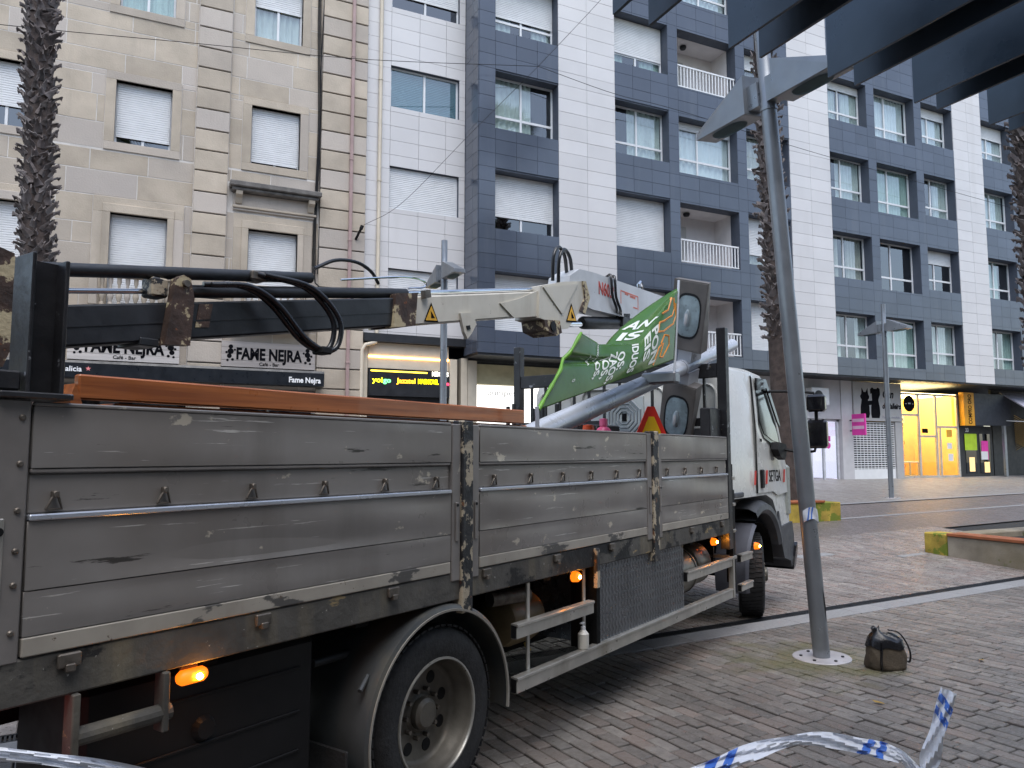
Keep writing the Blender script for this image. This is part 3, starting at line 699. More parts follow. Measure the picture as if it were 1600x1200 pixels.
for x,z,w_,h_,m in ((30.3,2.45,.34,.3,MC['orange_n']),(30.3,1.95,.3,.25,WFR),(30.35,1.45,.3,.3,WFR),(28.78,2.6,.35,.18,INK)):
    MB().box(x,x+w_,YSf+.015,YSf+.027,z,z+h_).build('notice',m,ysf)
pl_=thing('potted_plant','tall leafy plant inside the yellow lit shop window','plant',(27.85,YA+.6,GF+.02))
MB().lathe([(.12,GF+.02),(.16,GF+.35),(.14,GF+.35),(0,GF+.33)],(27.85,YA+.6,0),n=14).build('pot',CONC,pl_,True)
lv=MB()
for q in range(60):
    a=q*2.4; z=GF+.4+q*.032; r_=.12+.13*random.random(); c=Vector((27.85,YA+.6,z)); d=Vector((math.cos(a),math.sin(a),.35)); sd3=Vector((-d.y,d.x,0))
    lv.add([c,c+d*r_*.6+sd3*.05,c+d*r_*1.2,c+d*r_*.6-sd3*.05],[(0,1,2,3)])
lv.build('leaves',FRP,pl_,recalc=False)
for x0,z0,w_,h_ in ((28.75,2.9,.6,.45),(29.9,3.1,.5,.4),(28.6,1.9,.4,.5)): MB().box(x0,x0+w_,YA+2.16,YA+2.195,z0,z0+h_).build('picture',CREAM,ysf)
tb=thing('table','small white table inside the yellow lit shop','table',(28.9,YA+1.0,GF+.02))
MB().bbox(28.4,29.5,YA+.8,YA+1.3,1.38,1.43,.01).build('tabletop',WFR,tb,recalc=False)
for x,y in ((28.44,YA+.84),(29.42,YA+.84),(28.44,YA+1.24),(29.42,YA+1.24)): MB().box(x,x+.05,y,y+.05,GF+.02,1.38).build('leg',WFR,tb)
# gold buyer
co=thing('shop_sign','dark fascia with orange vertical strip reading COMPRO ORO','sign',(32.5,YA-.4,2.9))
MB().bbox(31.82,34.3,YA-.12,YA+.1,2.95,4.32,.01).build('board',mat('fascia_slate',(.03,.035,.045),.5),co,recalc=False)
MB().bbox(31.12,31.80,YA-.13,YA+.1,2.93,4.33,.01).build('strip',mat('orange_strip',(.80,.36,.01),.5),co,recalc=False)
text('COMPRO ORO','lettering',INK,co,(31.60,YA-.134,3.0),(0,0,1),(-1,0,0),.22,width=1.25,bold=.02,depth=.003)
dsh=MB().box(31.2,33.4,YA+.2,YA+.3,GF,2.93).build('shopfront',BLK,apt)
MB().box(31.55,32.25,YA+.18,YA+.199,GF+.15,2.6).box(32.5,33.2,YA+.18,YA+.199,GF+.15,2.6).build('pane',GLASSD,dsh)
MB().box(31.5,32.3,YA+.172,YA+.179,1.9,2.6).build('poster',mat('lime',(.42,.62,.02),.5),dsh)
MB().box(32.6,33.05,YA+.172,YA+.179,1.5,2.3).build('poster',pk,dsh)
MB().box(32.55,33.0,YA+.165,YA+.171,1.5,1.85).build('poster',WFR,dsh)
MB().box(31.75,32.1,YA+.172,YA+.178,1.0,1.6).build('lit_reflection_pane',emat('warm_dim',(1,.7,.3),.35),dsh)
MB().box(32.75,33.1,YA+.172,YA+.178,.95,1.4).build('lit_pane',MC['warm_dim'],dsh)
text('33','lettering',WHITEINK,dsh,(31.6,YA+.19,2.68),(1,0,0),(0,0,1),.16,depth=.004,bold=.02)
MB().box(33.45,33.6,YA-.3,YA-.2,GF,2.95).build('post',GALV,apt)
a2=thing('awning','lilac grey sloping shop awning at the right edge','awning',(35,YA,3.3))
MB().prism([(YA+.1,4.45),(YA-1.9,3.1),(YA-1.92,2.85),(YA-1.90,2.85),(YA-1.87,3.06),(YA+.1,4.4)],'x',33.9,38.5).build('canopy',mat('awning_lilac',(.34,.33,.39),.8,var=.1),a2)
MB().tube([(33.95,YA+.1,3.2),(33.95,YA-1.86,3.03)],.02,6).build('arm',WFR,a2)
MB().box(33.7,38.5,YA+.35,YA+.45,GF,SOF-.07).build('shopfront',BLK,apt)
for q in range(7): 
    for k in range(2): pass
b=MB()
for q in range(14): b.tube([(35.2,YA+.3,1.9+.09*q),(36.4,YA+.3,2.3+.09*q)],.012,4).tube([(35.2,YA+.3,2.3+.09*q),(36.4,YA+.3,1.9+.09*q)],.012,4)
b.build('lattice',mat('brass',(.5,.32,.08),.4,metal=.5),apt)

# ---------------------------------------------------------------- street lamps
def lamp_parts(root,h=4.85,top=.84,pole=GALV,head=GALV,plate=True,r0=.071,r1=.063,zb=0,lensbright=False,lens=None,W=.125,zi=.36,LW=1.):
    o=ORG[root.name]; ox,oy,oz=0,0,0
    ORG[root.name]=Vector((0,0,0))
    prof=[(r0,zb),(r0,h*.5),(r1+.006,h-.02),(r1+.006,h+.05),(r1,h+.06),(r1,h+top),(0,h+top+.004)]
    MB().lathe([(0,zb)]+prof,n=20).build('pole',pole,root,True)
    MB().lathe([(r1+.007,h-.03),(r1+.014,h-.03),(r1+.014,h-.01),(r1+.007,h-.01)],n=20).build('collar',pole,root)
    if plate:
        pl=MB().lathe([(0,.012),(.235,.012),(.24,.008),(.24,-.01),(0,-.01)],n=40).build('base_plate',PLATE,root,False)
        for q in range(6):
            a=q*math.pi/3+.4; MB().lathe([(0,.022),(.014,.022),(.014,.01)],(.17*math.cos(a),.17*math.sin(a),0),n=6).build('bolt',DARK,pl)
    for s_ in (1,-1):
        f=lambda y:s_*y
        MB().box(-.07,.07,min(f(.05),f(.2)),max(f(.05),f(.2)),h+.03,h+.25).build('bracket',pole,root)
        zo=.07
        y0,y1=f(.17),f(.84); b=MB()
        vs=[(-W,y0,h),(W,y0,h),(W,y1,h),(-W,y1,h),(-W*.9,y0,h+zi),(W*.9,y0,h+zi),(W*.9,y1,h+zo),(-W*.9,y1,h+zo)]
        b.add(vs,[(0,1,2,3),(4,7,6,5),(0,4,5,1),(1,5,6,2),(2,6,7,3),(3,7,4,0)])
        hd_=b.build('lamp_head',head,root)
        cy=(y0+y1)/2
        lg=MB()
        def ell(a,r): 
            c,s2=math.cos(a),math.sin(a); n_=3.0
            return (.088*LW*r*abs(c)**(2/n_)*(1 if c>0 else -1), cy+.20*r*abs(s2)**(2/n_)*(1 if s2>0 else -1))
        def cap(r,dz): return [(*ell(2*math.pi*q/28,r),h+dz) for q in range(28)]
        rings=[cap(1,-.002),cap(.93,-.02),cap(.7,-.032),cap(.3,-.037)]
        vs=sum(rings,[]); fs=[]
        for k in range(3):
            for q in range(28): fs.append([k*28+q,k*28+(q+1)%28,(k+1)*28+(q+1)%28,(k+1)*28+q])
        fs.append([84+q for q in range(28)])
        lg.add(vs,fs).build('lens',lens or LENS,hd_,True)
        MB().add(cap(.98,-.004),[list(range(28))]).build('reflector',LENSB if lensbright else LAMPBROWN,hd_)
        if lensbright:
            MB().lathe([(0,0),(.022,0),(.03,.03),(.03,.11),(.012,.15),(0,.155)],(0,cy-.09,h-.012),'y',12).build('bulb',WFR,hd_,True)
            rm=MB()
            for q in range(28): 
                pass
            rm.add(cap(1.1,-.006)+cap(1.0,-.006),[[q,(q+1)%28,28+(q+1)%28,28+q] for q in range(28)]).build('gasket',DARK,hd_)
        MB().bbox(-W+.012,W-.012,min(y0,y1)+.012,max(y0,y1)-.012,h-.003,h+.002,.001).build('cover',head,hd_,recalc=False)
    ORG[root.name]=o
l1=thing('street_lamp','leaning grey double headed street lamp on a round base plate in front','street lamp',(5.36,4.96,0))
lamp_parts(l1)
l1.rotation_euler=(0,-math.atan(.42/4.91),0)
for x,y,lab in ((19.67,15.43,'slim grey double headed street lamp standing before the pet shop grille'),(5.47,14.5,'grey double headed street lamp rising behind the white crane boom')):
    l=thing('street_lamp',lab,'street lamp',(x,y,zg(y))); lamp_parts(l)
l1c=[c for c in l1.children if c.name.startswith('base_plate')][0]; l1c.rotation_euler=(0,math.atan(.42/4.91)*.75,0)
# dent in the pole
MB().add([(.01,-.0735,.62),(.028,-.069,.52),(.034,-.067,.43),(.02,-.072,.30),(.016,-.0725,.42),(.012,-.073,.52)],[(0,1,2,3,4,5)]).build('torn_slit',BLACKP,l1,org=Vector((0,0,0)))
# tape left on the pole
TAPEW=mat('tape_white',(.80,.83,.90),.35,var=.05,vs=8,bump=.2,bs=45); TAPEB=mat('tape_blue',(.05,.17,.60),.35,var=.15)
for m_,a_ in ((TAPEW,.82),(TAPEB,.85)): m_.node_tree.nodes['Principled BSDF'].inputs['Alpha'].default_value=a_
tr_=thing('tape_remnant','scrap of blue and white tape wrapped round the leaning lamp pole','tape',(5.36,4.96,0)); tr_.rotation_euler=l1.rotation_euler
ORG[tr_.name]=Vector((0,0,0))
def wrap(u,v): 
    a=-2.9+u*2.9; r=.077+.006*math.sin(u*9+v*3); return (r*math.cos(a),r*math.sin(a),1.17+.1*v+.03*math.sin(u*5))
MB().grid(wrap,20,4).build('band',TAPEW,tr_,True,recalc=False)
for a0 in (.12,.25,.8):
    MB().grid(lambda u,v:tuple(Vector(wrap(a0+u*.06+v*.1,v))*1.0+Vector((0,-.003,0))),3,5).build('stripe',TAPEB,tr_,True,recalc=False)

# ---------------------------------------------------------------- pergola
pg=thing('pergola','dark blue steel pergola of deep channel beams overhead','pergola',(4,-1.5,0))
ZB=3.6
for k in range(-1,8):
    x=1.73+.63*k
    MB().box(x,x+.015,-3,2.6,ZB,ZB+.42).box(x+.185,x+.2,-3,2.6,ZB,ZB+.42).box(x+.015,x+.185,-3,2.58,ZB+.40,ZB+.418).build('beam',PERG,pg,recalc=False)
MB().box(.6,8,-1.62,-1.5,ZB+.422,ZB+.6).box(.6,8,-2.6,-2.5,ZB+.422,ZB+.6).build('girder',PERG,pg)
for x in (1.2,4.2,7.4): MB().bbox(x,x+.15,-1.62,-1.47,0,ZB+.42,.01).build('post',PERG,pg,recalc=False)

# ---------------------------------------------------------------- planters and palms
def planter(label,x0,x1,y0,y1,h,m,seat,rz=0):
    z=zg((y0+y1)/2)-.05; z1=zg(y0)+h; cx,cy=x0,y1
    p=thing('planter',label,'planter',(cx,cy,z),rz,org=(cx,cy,z))
    T_=.36
    MB().bbox(x0,x0+T_,y0,y1-.42,z-.2,z1,.015).bbox(x0+T_,x1,y0,y0+T_,z-.2,z1,.015).bbox(x0+T_,x1,y1-T_,y1,z-.2,z1,.015).bbox(x1-T_,x1,y0+T_,y1-T_,z-.2,z1,.015).build('wall',m,p,recalc=False)
    MB().bbox(x0,x0+T_,y1-.415,y1,z-.2,z1+.03,.02).build('corner_block',MOSSY,p,recalc=False)
    MB().box(x0+T_,x1-T_,y0+T_,y1-T_,z-.2,z1-.1).build('soil',SOIL,p)
    for q in range(3):
        if seat=='x': MB().bbox(x0-.03+q*.125,x0+.085+q*.125,y0,y1-.43,z1+.004,z1+.05,.006).build('seat_slat',WOODSEAT,p,recalc=False)
        else: MB().bbox(x0+.5,x1-.5,y0-.03+q*.125,y0+.085+q*.125,z1+.004,z1+.05,.006).build('seat_slat',WOODSEAT,p,recalc=False)
    return p
planter('concrete planter with wooden seat edge and mossy corner block at the right',12.03,15.6,5.2,8.85,.40,CONC,'x')
planter('yellow mossy concrete planter with a plank seat behind the truck cab',10.4,13.98,12.25,14.4,.40,MOSSY,'y')
PB=mat('palm_base',(.125,.105,.10),.8,var=.35,vs=9,rnd=.45,bump=.5,bs=60,hrnd=(.22,.20,.195))
PT=mat('palm_trunk',(.07,.052,.045),.9,var=.3,vs=6,bump=.6,bs=40)
PTL=mat('palm_trunk_smooth',(.075,.052,.036),.9,var=.25,vs=5,bump=.5,bs=30,aniso=(1,1,.3))
FR=mat('palm_frond',(.05,.09,.03),.6,var=.3,vs=3)
# one leaf base: a curled wedge that juts out and up
bm_=[]
for vv in range(7):
    b=MB(); n=5; rows_=[]
    w0=random.uniform(.045,.07); L_=random.uniform(.15,.23); tw=random.uniform(-.03,.03); jut=random.uniform(.05,.12)
    for i in range(n+1):
        t=i/n; wd=w0*(1.15-.75*t); x=jut*t**1.3; z=-.05+L_*t-.06*t*t; cup=.022*(1-t); sk=tw*t
        rows_.append([(x-cup,-wd+sk,z),(x+.012,-wd*.35+sk,z-.01),(x+.016,wd*.3+sk,z-.01),(x-cup+random.uniform(-.008,.008),wd+sk,z+random.uniform(-.02,.02))])
    # forked, splintered tip
    e=rows_[-1]; rows_[-1]=[(e[0][0]+.02,e[0][1]*1.5,e[0][2]+random.uniform(.01,.05)),(e[1][0],e[1][1],e[1][2]-.03),(e[2][0],e[2][1],e[2][2]-.025),(e[3][0]+.015,e[3][1]*1.4,e[3][2]+random.uniform(0,.05))]
    for rr in rows_: b.v+=rr
    for rr in rows_: b.v+=[(p[0]-.014,p[1]*.92,p[2]+.010) for p in rr]
    o_=(n+1)*4
    for i in range(n):
        for j in range(3):
            a=i*4+j; b.f.append([a,a+1,a+5,a+4]); b.f.append([o_+a,o_+a+4,o_+a+5,o_+a+1])
        b.f.append([i*4,i*4+4,o_+i*4+4,o_+i*4]); b.f.append([i*4+3,o_+i*4+3,o_+i*4+7,i*4+7])
    a=n*4; b.f.append([a,a+1,a+2,a+3,o_+a+3,o_+a+2,o_+a+1,o_+a])
    me=b.mesh('leaf_base',True); me.materials.append(PB); bm_.append(me)
def palm(label,x,y,r,z0,zt,zskirt,zmin,zmax,lean=(0,0),nr=9,bs=1.):
    z=zg(y)
    p=thing('palm_tree',label,'palm',(x,y,z),group='palm trees'); ORG[p.name]=Vector((0,0,0))
    def ctr(h): return (lean[0]*h/10,lean[1]*h/10)
    hs2=[i*.5 for i in range(int((zt-z)/.5)+1)]
    MB().tube([(*ctr(h),h-.1) for h in hs2],[r*(1.12 if h<1 else 1) *(.84 if h+z>zskirt else .95)*random.uniform(.97,1.03) for h in hs2],14).build('trunk',PT if zskirt<zmin+.1 else PTL,p,True)
    n=0; hh=max(zskirt,zmin)-z; dz=(zmax-zmin)/(290/nr)
    dz=max(dz,.10); row=0
    while hh<zmax-z and n<298:
        for q in range(nr):
            a=2*math.pi*(q+.5*(row%2))/nr+random.uniform(-.12,.12)
            cx,cy=ctr(hh); rr=r*.86
            o=bpy.data.objects.new('leaf_base',random.choice(bm_)); COL.objects.link(o); o.parent=p
            o.location=(cx+rr*math.cos(a),cy+rr*math.sin(a),hh+random.uniform(-.03,.03)); o.rotation_euler=(random.uniform(-.5,.5),random.uniform(-.25,.55),a+random.uniform(-.45,.45))
            s_=bs*r/.25*random.uniform(.8,1.25); o.scale=(s_,s_,s_*random.uniform(.8,1.15)); n+=1
            if n>=298: break
        hh+=dz; row+=1
    cr=MB(); cx,cy=ctr(zt-z)
    for q in range(34):
        a=q*2.4; el=1.2-1.5*(q/34); L_=1.7
        d=Vector((math.cos(a),math.sin(a),0)); sd2=Vector((-d.y,d.x,0))
        pts=[Vector((cx,cy,zt-z))+d*(L_*t*math.cos(el))+Vector((0,0,L_*t*math.sin(el)-.5*t*t)) for t in (0,.3,.6)]
        e=pts[-1]; dirv=(pts[-1]-pts[-2]).normalized()
        cr.tube(pts,.02,4)
        for k in range(-9,10):
            an=k*.16; dd=dirv*math.cos(an)+sd2*math.sin(an); wv=dirv*(-math.sin(an))+sd2*math.cos(an); ll=.9*(1-.03*abs(k))
            cr.add([e,e+dd*ll*.6+wv*.035,e+dd*ll-Vector((0,0,.15)),e+dd*ll*.6-wv*.035],[(0,1,2,3)])
    cr.build('crown',FR,p,recalc=False,org=Vector((0,0,0)))
palm('shaggy palm trunk at the left in front of the stone building',-1.36,13,.21,0,13.2,4.4,4.4,8.7,(-.30,0.1))
palm('palm trunk rising behind the leaning street lamp',13.15,13,.235,0,14.5,4.4,4.35,11.0,(-.28,0),7,1.3)
palm('palm trunk at the right edge standing in the planter',14.42,8.04,.25,0,11.5,3.3,3.2,7.8,(-.25,0))

# ================================================================ the truck
P0=Vector((1.41,3.71,0))
def TR(p):
    x,y,z=p; return Vector((P0.x+x*math.cos(TA)-y*math.sin(TA),P0.y+x*math.sin(TA)+y*math.cos(TA),z))
BEIGE=(.36,.32,.26)
TGREY=mat('truck_grey',(.236,.220,.208),.34,metal=.12,var=.12,vs=1.6,rot=-TA,bump=.10,bs=3.2,rvar=.09,stain=((.15,.125,.105),1.1,.45,.7,.6),streak=((.12,.105,.092),2.2,.56,.85),
  chips=(((.50,.45,.37),.638,5.5,(.9,1,1.4)),((.52,.50,.47),.655,10,(.16,1,5)),((.05,.045,.04),.655,6,(.3,1,3.2))))
TGREYP=mat('truck_grey_plain',(.215,.198,.187),.42,metal=.2,var=.15,vs=4,bump=.05,bs=10,chips=(((.36,.33,.28),.655,14,(1,1,1)),))
TRIM=mat('beige_trim',(.34,.31,.265),.6,var=.12,vs=5,rot=-TA,streak=((.25,.22,.18),5,.55,.8),chips=(((.085,.08,.075),.565,4.5,(.5,1,1.2)),((.10,.07,.05),.655,24,(1,1,1))))
SILL=mat('dirty_sill',(.075,.070,.062),.7,var=.35,vs=4,rot=-TA,bump=.25,bs=30,streak=((.17,.145,.10),4.5,.52,.74),chips=(((.27,.20,.10),.64,4.5,(.5,1,2)),((.012,.012,.012),.56,3,(.6,1,1)),((.35,.33,.30),.68,40,(1,1,1))))
CHIPPED=mat('chipped_black',(.022,.022,.024),.5,var=.3,vs=8,bump=.3,bs=30,chips=(((.40,.34,.25),.50,9,(1,1,.8)),((.16,.07,.03),.63,13,(1,1,1))))
CHIPB=mat('scuffed_black',(.018,.018,.021),.42,var=.3,vs=6,bump=.12,bs=25,chips=(((.22,.23,.25),.64,13,(1,1,1)),((.30,.24,.15),.70,16,(1,1,1))))
ALU=mat('aluminium',(.46,.44,.40),.36,metal=.65,var=.14,vs=6,rot=-TA,streak=((.27,.24,.19),5,.55,.8))
LIP=mat('bright_lip',(.55,.58,.64),.28,metal=.6,var=.03,vs=1)
STEEL=mat('steel',(.16,.14,.12),.5,metal=.7,var=.3,vs=20)
RUBBER=mat('rubber',(.014,.014,.015),.75,var=.3,vs=12,bump=.25,bs=60)
RIM=mat('rim',(.115,.105,.088),.5,metal=.4,var=.25,vs=6,bump=.1,bs=25)
RIMLIP=mat('rim_lip',(.36,.35,.32),.35,metal=.6,var=.15,vs=8)
FEND=mat('fender_grey',(.05,.054,.056),.42,var=.25,vs=3,bump=.08,bs=12,streak=((.12,.105,.075),4,.52,.8))
FENDLIP=mat('fender_lip',(.35,.33,.29),.45,metal=.3,var=.1)
CHASS=mat('chassis',(.007,.007,.007),.8,spec=.15,var=.4,vs=5,bump=.3,bs=20)
CABW=mat('cab_white',(.62,.63,.61),.28,var=.05,vs=1.5,coat=.4,streak=((.50,.49,.46),2.5,.6,1.1))
GREYPL=mat('grey_plastic',(.060,.065,.075),.5,var=.15,vs=5,bump=.06,bs=60)
BLACKG=mat('black_gloss',(.008,.008,.01),.12,var=.1,coat=.5)
TREAD=mat('tread_plate',(.165,.17,.18),.28,metal=.75,var=.15,vs=4,rot=-TA)
def treadbump(m):
    t=m.node_tree;N=t.nodes;L=t.links;b=N['Principled BSDF']
    g=N.new('ShaderNodeNewGeometry'); vr=N.new('ShaderNodeVectorRotate'); vr.rotation_type='Z_AXIS'; vr.inputs['Angle'].default_value=-TA; L.new(g.outputs[0],vr.inputs[0])
    mp=N.new('ShaderNodeMapping'); mp.inputs['Scale'].default_value=(1,0,1); L.new(vr.outputs[0],mp.inputs[0])
    wv=N.new('ShaderNodeTexWave'); wv.wave_type='BANDS'; wv.bands_direction='X'; wv.inputs['Scale'].default_value=4.2; wv.inputs['Distortion'].default_value=1.6; wv.inputs['Detail'].default_value=1; wv.inputs['Detail Scale'].default_value=7
    L.new(mp.outputs[0],wv.inputs[0]); bp=N.new('ShaderNodeBump'); bp.inputs['Strength'].default_value=.8; bp.inputs['Distance'].default_value=.012; L.new(wv.outputs[0],bp.inputs['Height']); L.new(bp.outputs[0],b.inputs['Normal'])
TANK=mat('tank_grey',(.20,.185,.15),.4,metal=.4,var=.25,vs=4,bump=.05,bs=15)
AMBER=emat('amber_lit',(1,.22,.01),14,(.8,.2,.02)); AMBERL=mat('amber_lens',(.75,.20,.02),.25,var=.1)
AMBERE=emat('amber_glow',(1,.17,.005),.9,(.75,.16,.02)); AMBERH=emat('amber_hot',(1,.36,.04),190,(.9,.4,.1))
CRW=mat('crane_white',(.56,.53,.46),.45,var=.08,vs=3,rot=-TA,streak=((.36,.32,.25),5,.56,.85),chips=(((.10,.05,.03),.68,11,(.8,1,1)),((.05,.045,.04),.715,6,(.6,1,1.4))),bump=.05,bs=12)
CRB=mat('crane_black',(.020,.022,.026),.42,var=.35,vs=5,rot=-TA,bump=.1,bs=14,chips=(((.10,.09,.075),.70,10,(.3,1,1)),))
RUST=mat('crane_rusty',(.06,.035,.025),.6,var=.5,vs=7,bump=.3,bs=30,chips=(((.45,.38,.24),.545,7,(1,1,1)),((.22,.07,.02),.64,10,(1,1,1))))
CHROME=mat('chrome',(.75,.76,.78),.10,metal=1,var=.04)
HOSE=mat('hose',(.012,.013,.016),.3,var=.2,coat=.2)
YELL=mat('warning_yellow',(.75,.40,.02),.5,var=.12,vs=20)
tk=thing('truck','white cab flatbed truck with scuffed grey drop sides and a folded loader crane','truck',tuple(P0),TA,org=(0,0,0))
def T(mb,name,m,parent=None,smooth=False,recalc=True): return mb.build(name,m,parent or tk,smooth,recalc)
# --- bed
T(MB().box(-2.2,4.25,.03,2.47,1.08,1.145),'bed_floor',CHASS)
T(MB().bbox(-2.2,4.26,-.004,.06,1.0,1.138,.006),'sill',SILL,recalc=False)
T(MB().bbox(-2.2,4.26,2.44,2.5,1.0,1.138,.006),'sill',SILL,recalc=False)
T(MB().box(-2.2,5.9,.75,.85,.62,.86).box(-2.2,5.9,1.65,1.75,.62,.86),'chassis_rail',CHASS) if False else None
for y in (.78,1.64): T(MB().box(-2.3,6.2,y,y+.08,.72,.96),'chassis_rail',CHASS)
for q in range(9): T(MB().box(-2.1+q*.78,-2.02+q*.78,.06,2.44,.965,1.078),'cross_member',CHASS)
hookm=MB().prism([(-.034,-.025),(.034,-.025),(.022,.012),(.008,.045),(-.008,.045),(-.022,.012),(-.012,-.010),(.012,-.010)][:6],'y',-.006,.0)
hookm=MB()
hookm.tube([(-.03,-.008,-.026),(-.012,-.016,.02),(0,-.02,.034),(.012,-.016,.02),(.03,-.008,-.026),(-.03,-.008,-.026)],.0055,6).bbox(-.012,.012,-.026,.0,.022,.05,.004)
hookme=hookm.mesh('hook',True); hookme.materials.append(STEEL)
def side_panel(x0,x1,hooks,y=0,s=1):
    sp_=T(MB().bbox(x0,x1,.012,.035,1.15,1.90,.003),'side_panel',TGREYP,recalc=False)
    def pl(z0,z1,ya,m=TGREY,n='plank',bv=.004): return MB().bbox(x0+.002,x1-.002,ya,.0115,z0,z1,bv).build(n,m,sp_,recalc=False)
    pl(1.142,1.200,-.010,TRIM,'bottom_trim')
    # lower planks: long shallow dents pressed into the sheet
    def dent(z0,z1,ya,amp,n_):
        seed=random.uniform(0,9)
        def f(u,v):
            X=x0+.002+(x1-x0-.004)*u; Z=z0+(z1-z0)*v; e=min(1,v*6,(1-v)*6,u*20,(1-u)*20)
            d=amp*e*(math.sin(X*1.3+seed)*.5+.6*math.sin(X*2.9+seed*2+v*2.2)+.4*math.sin(v*5.+X*.8+seed))
            return (X,ya+d,Z)
        b=MB().grid(f,40,8)
        b.bbox(x0+.002,x1-.002,ya+.006,.0115,z0,z1,.002)
        return b.build('plank',TGREY,sp_,True,recalc=False)
    dent(1.203,1.335,-.008,.0035,20); dent(1.339,1.545,-.008,.0075,20)
    pl(1.547,1.566,-.017,LIP,'ledge',.004)
    pl(1.568,1.688,.006,TGREY)
    pl(1.690,1.705,-.006,TGREYP,'ledge'); dent(1.707,1.895,-.008,.003,20)
    pl(1.896,1.910,-.010,TRIM if False else TGREYP,'top_rail')
    for h in hooks:
        inst(hookme,'hook',sp_,(h,.005,1.598),scale=(.8,1,.75))
    return sp_
side_panel(-1.955,.045,[-1.88+.362*k for k in range(6)])
side_panel(.285,2.365,[.42+.365*k for k in range(6)])
side_panel(2.635,4.13,[2.75+.365*k for k in range(4)])
T(MB().box(-2.15,4.2,2.44,2.48,1.15,1.905),'side_panel',TGREYP)
T(MB().box(-2.19,-2.15,.05,2.45,1.15,1.905),'tailgate',TGREYP)
cp=T(MB().bbox(-2.16,-1.96,-.008,.05,1.13,1.915,.005),'corner_post',TGREYP,recalc=False)
for z in (1.22,1.36,1.46,1.58,1.72,1.86): MB().lathe([(0,-.007),(.006,-.007),(.010,-.003),(.010,0)],(-1.985,-.008,z),'y',10).build('rivet',STEEL,cp)
MB().bbox(-2.09,-2.02,-.016,-.0085,1.32,1.56,.004).build('latch_plate',ALU,cp,recalc=False); MB().lathe([(0,-.004),(.012,-.004),(.014,0)],(-2.035,-.016,1.52),'y',12).build('latch_knob',BLACKP,cp)
for x0,w_ in ((.05,.225),(2.37,.26)):
    st_=T(MB().bbox(x0,x0+w_*.30,-.012,.04,1.10,1.905,.004),'stake_channel',TGREYP,recalc=False)
    T(MB().bbox(x0+w_*.72,x0+w_,-.012,.04,1.10,1.905,.004),'stake_channel',TGREYP,recalc=False)
    T(MB().bbox(x0+w_*.31,x0+w_*.71,-.026,.05,.93,1.925,.006),'stake_post',CHIPPED,recalc=False)
    for xx in (x0+w_*.15,x0+w_*.86):
        MB().bbox(xx-.012,xx+.012,-.02,-.0125,1.30,1.50,.003).build('latch_plate',TGREYP,st_,recalc=False); MB().lathe([(0,-.003),(.008,-.003),(.008,0)],(xx,-.02,1.485),'y',10).build('latch_knob',BLACKP,st_)
for q in range(9): T(MB().bbox(-1.85+q*.72,-1.78+q*.72,-.022,-.005,1.088,1.132,.004).bbox(-1.83+q*.72,-1.80+q*.72,-.03,-.005,1.076,1.10,.003),'hinge',STEEL,recalc=False)
# --- rear post on the near corner
rp=T(MB().bbox(-1.99,-1.978,-.03,.10,1.935,2.37,.003).bbox(-1.893,-1.88,-.03,.10,1.935,2.36,.003).box(-1.978,-1.893,.03,.04,1.935,2.355),'rear_post',CHIPB,recalc=False)
T(MB().bbox(-2.06,-1.85,-.035,.13,1.917,1.937,.004).bbox(-2.3,-2.0,-.02,.06,1.94,2.0,.006),'post_foot',CHIPB,recalc=False)
# --- headboard frame behind the cab
for y in (-.005,2.40): T(MB().bbox(4.16,4.25,y,y+.09,.85,2.97,.005),'headboard_post',CHIPB,recalc=False)
T(MB().bbox(4.17,4.24,.086,2.399,2.49,2.63,.005),'headboard_bar',CHIPB,recalc=False)
T(MB().bbox(4.17,4.24,.086,2.399,2.36,2.42,.004) if False else MB().bbox(4.17,4.24,.086,2.399,2.02,2.10,.005),'headboard_bar',CHIPB,recalc=False)
for q in range(12):
    yy=.22+q*.185
    T(MB().box(4.19,4.22,yy,yy+.022,2.101,2.489),'headboard_bar',CHIPB)
T(MB().bbox(4.17,4.24,.09,2.39,1.15,2.0,.006),'headboard_panel',GREYPL,recalc=False)
for y,z,l in ((.05,2.02,.1),): T(MB().bbox(3.86,4.155,y,y+l,1.75,2.18,.012),'control_box',CHIPB,recalc=False)
